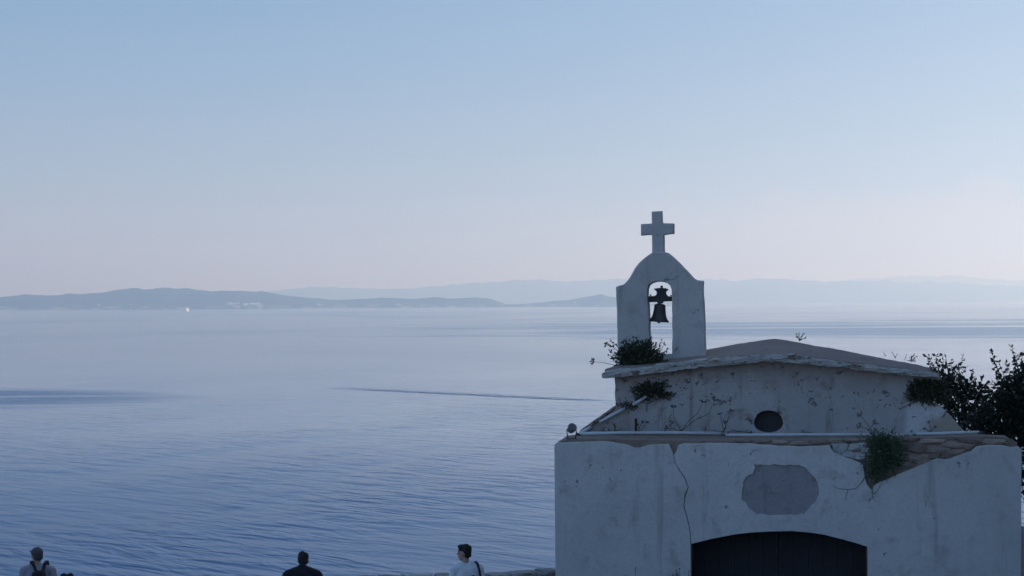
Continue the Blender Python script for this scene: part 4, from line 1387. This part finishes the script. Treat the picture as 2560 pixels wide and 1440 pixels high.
pack = empty('backpack', p1.location, p1.rotation_euler.z)
tag(pack, 'dark backpack on the back of the person in the cap', 'backpack')
bm = bmesh.new()
blob(bm, (0.05, -0.215, 1.19), (0.115, 0.085, 0.215), 3, square=0.55, amp=0.05)
from_bm('pack_body', bm, M_strap, pack, smooth=True)
bm = bmesh.new()
blob(bm, (0.05, -0.29, 1.12), (0.085, 0.035, 0.10), 3, square=0.6)
from_bm('front_pocket', bm, M_strap, pack, smooth=True)
for s in (-1, 1):
    strap_mesh('strap', pack, [(0.05 + s * 0.05, -0.16, 1.38), (0.03 + s * 0.09, -0.09, 1.492), (0.02 + s * 0.115, 0.0, 1.517), (0.01 + s * 0.125, 0.085, 1.45), (s * 0.14, 0.13, 1.30), (s * 0.16, 0.10, 1.10)], 0.024, 0.007, M_strap)

bun = empty('dark_bundle', on_level(168, 1450, 1.0))
tag(bun, 'dark lumpy bundle beside the person in the cap', 'bundle')
for k, (x, y, r_) in enumerate(((159, 1441, 9), (176, 1440, 8), (168, 1448, 14))):
    c = at(x, y, 30.6)
    if k == 0: bun.location = at(168, 1452, 30.6)
    bm = bmesh.new()
    blob(bm, local(bun, c), (r_ / 163.0,) * 3, 2, None, 0.15, k * 3.3)
    from_bm('lump', bm, M_strap, bun, smooth=True)
bm = bmesh.new()
q = bun.location
tube(bm, [(0, 0, 0.02), (0, 0, -q.z)], 0.05, 0.05, 8)
from_bm('stand', bm, M_strap, bun)

# ------------------------------------------------------------------ far shore: houses and a boat
M_house = simple('white_house', (0.55, 0.54, 0.52), 0.8, var=0.05, scale=0.05)
def house_mesh(w, d, h):
    bm = bmesh.new()
    v = box(bm, -w / 2, w / 2, -d / 2, d / 2, 0, h)
    a = bm.verts.new((-w / 2, 0, h + w * 0.2))
    b = bm.verts.new((w / 2, 0, h + w * 0.2))
    bm.faces.new((v[4], v[5], b, a))
    bm.faces.new((v[7], a, b, v[6]))
    bm.faces.new((v[4], a, v[7]))
    bm.faces.new((v[5], v[6], b))
    me = bpy.data.meshes.new('house')
    bm.to_mesh(me)
    bm.free()
    me.materials.append(M_house)
    return me
hms = [house_mesh(w, d, h) for w, d, h in ((12, 9, 6), (18, 10, 8), (9, 9, 5), (26, 12, 9))]
rh = random.Random(3)
for k in range(34):
    if k < 26:
        px, py = rh.uniform(568, 656), rh.choice((760.5, 762, 763.5, 769))
        lab = 'tiny white house in the seaside town on the far shore'
        grp = 'houses of the town on the far shore'
    else:
        px, py = rh.choice(((790, 764), (925, 765), (1000, 763), (1382, 759), (1440, 757), (240, 765), (410, 765), (330, 763)))
        px += rh.uniform(-8, 8)
        lab = 'tiny white building alone on the far coast'
        grp = 'lone white buildings on the far coast'
    dist = 13350 + rh.uniform(-60, 60)
    c = at(px, py, dist)
    o = bpy.data.objects.new('house', rh.choice(hms))
    COL.objects.link(o)
    o.location = c
    o.rotation_euler = (0, 0, rh.uniform(-0.5, 0.5))
    tag(o, lab, 'house', grp)

bo = on_level(469, 778.5, SEA_Z)
boat = empty('sailing_boat', (bo.x, bo.y, SEA_Z), 0.85)
boat.scale = (1.5, 1.5, 1.5)
M_sail = simple('white_sail', (0.9, 0.9, 0.88), 0.8, var=0.03, scale=0.05)
tag(boat, 'tiny white sailing boat on the water before the left hills', 'boat')
bm = bmesh.new()
hull = [(-6, 0, 1.2), (-5.5, 1.6, 1.3), (0, 2.1, 1.4), (5, 1.2, 1.6), (7.5, 0, 1.8), (5, -1.2, 1.6), (0, -2.1, 1.4), (-5.5, -1.6, 1.3)]
tv = [bm.verts.new(c) for c in hull]
bv = [bm.verts.new((c[0] * 0.85, c[1] * 0.5, -0.5)) for c in hull]
bm.faces.new(tv)
bm.faces.new(list(reversed(bv)))
for k in range(8):
    bm.faces.new((tv[k], bv[k], bv[(k + 1) % 8], tv[(k + 1) % 8]))
bmesh.ops.recalc_face_normals(bm, faces=bm.faces)
from_bm('hull', bm, M_sail, boat)
bm = bmesh.new()
tube(bm, [(0.5, 0, 1.2), (0.5, 0, 15)], 0.12)
from_bm('mast', bm, M_lampgrey, boat)
for pts, nm in (([(0.3, 0, 2.6), (-5.5, 0.5, 2.8), (0.3, 0, 14.5)], 'mainsail'), ([(0.8, 0, 12.5), (7.0, 0.2, 2.0), (0.9, 0.9, 2.4)], 'jib')):
    bm = bmesh.new()
    a = [bm.verts.new(p_) for p_ in pts]
    b = [bm.verts.new((p_[0], p_[1] + 0.06, p_[2])) for p_ in pts]
    bm.faces.new(a)
    bm.faces.new(list(reversed(b)))
    for k in range(3):
        bm.faces.new((a[k], b[k], b[(k + 1) % 3], a[(k + 1) % 3]))
    bmesh.ops.recalc_face_normals(bm, faces=bm.faces)
    from_bm(nm, bm, M_sail, boat)
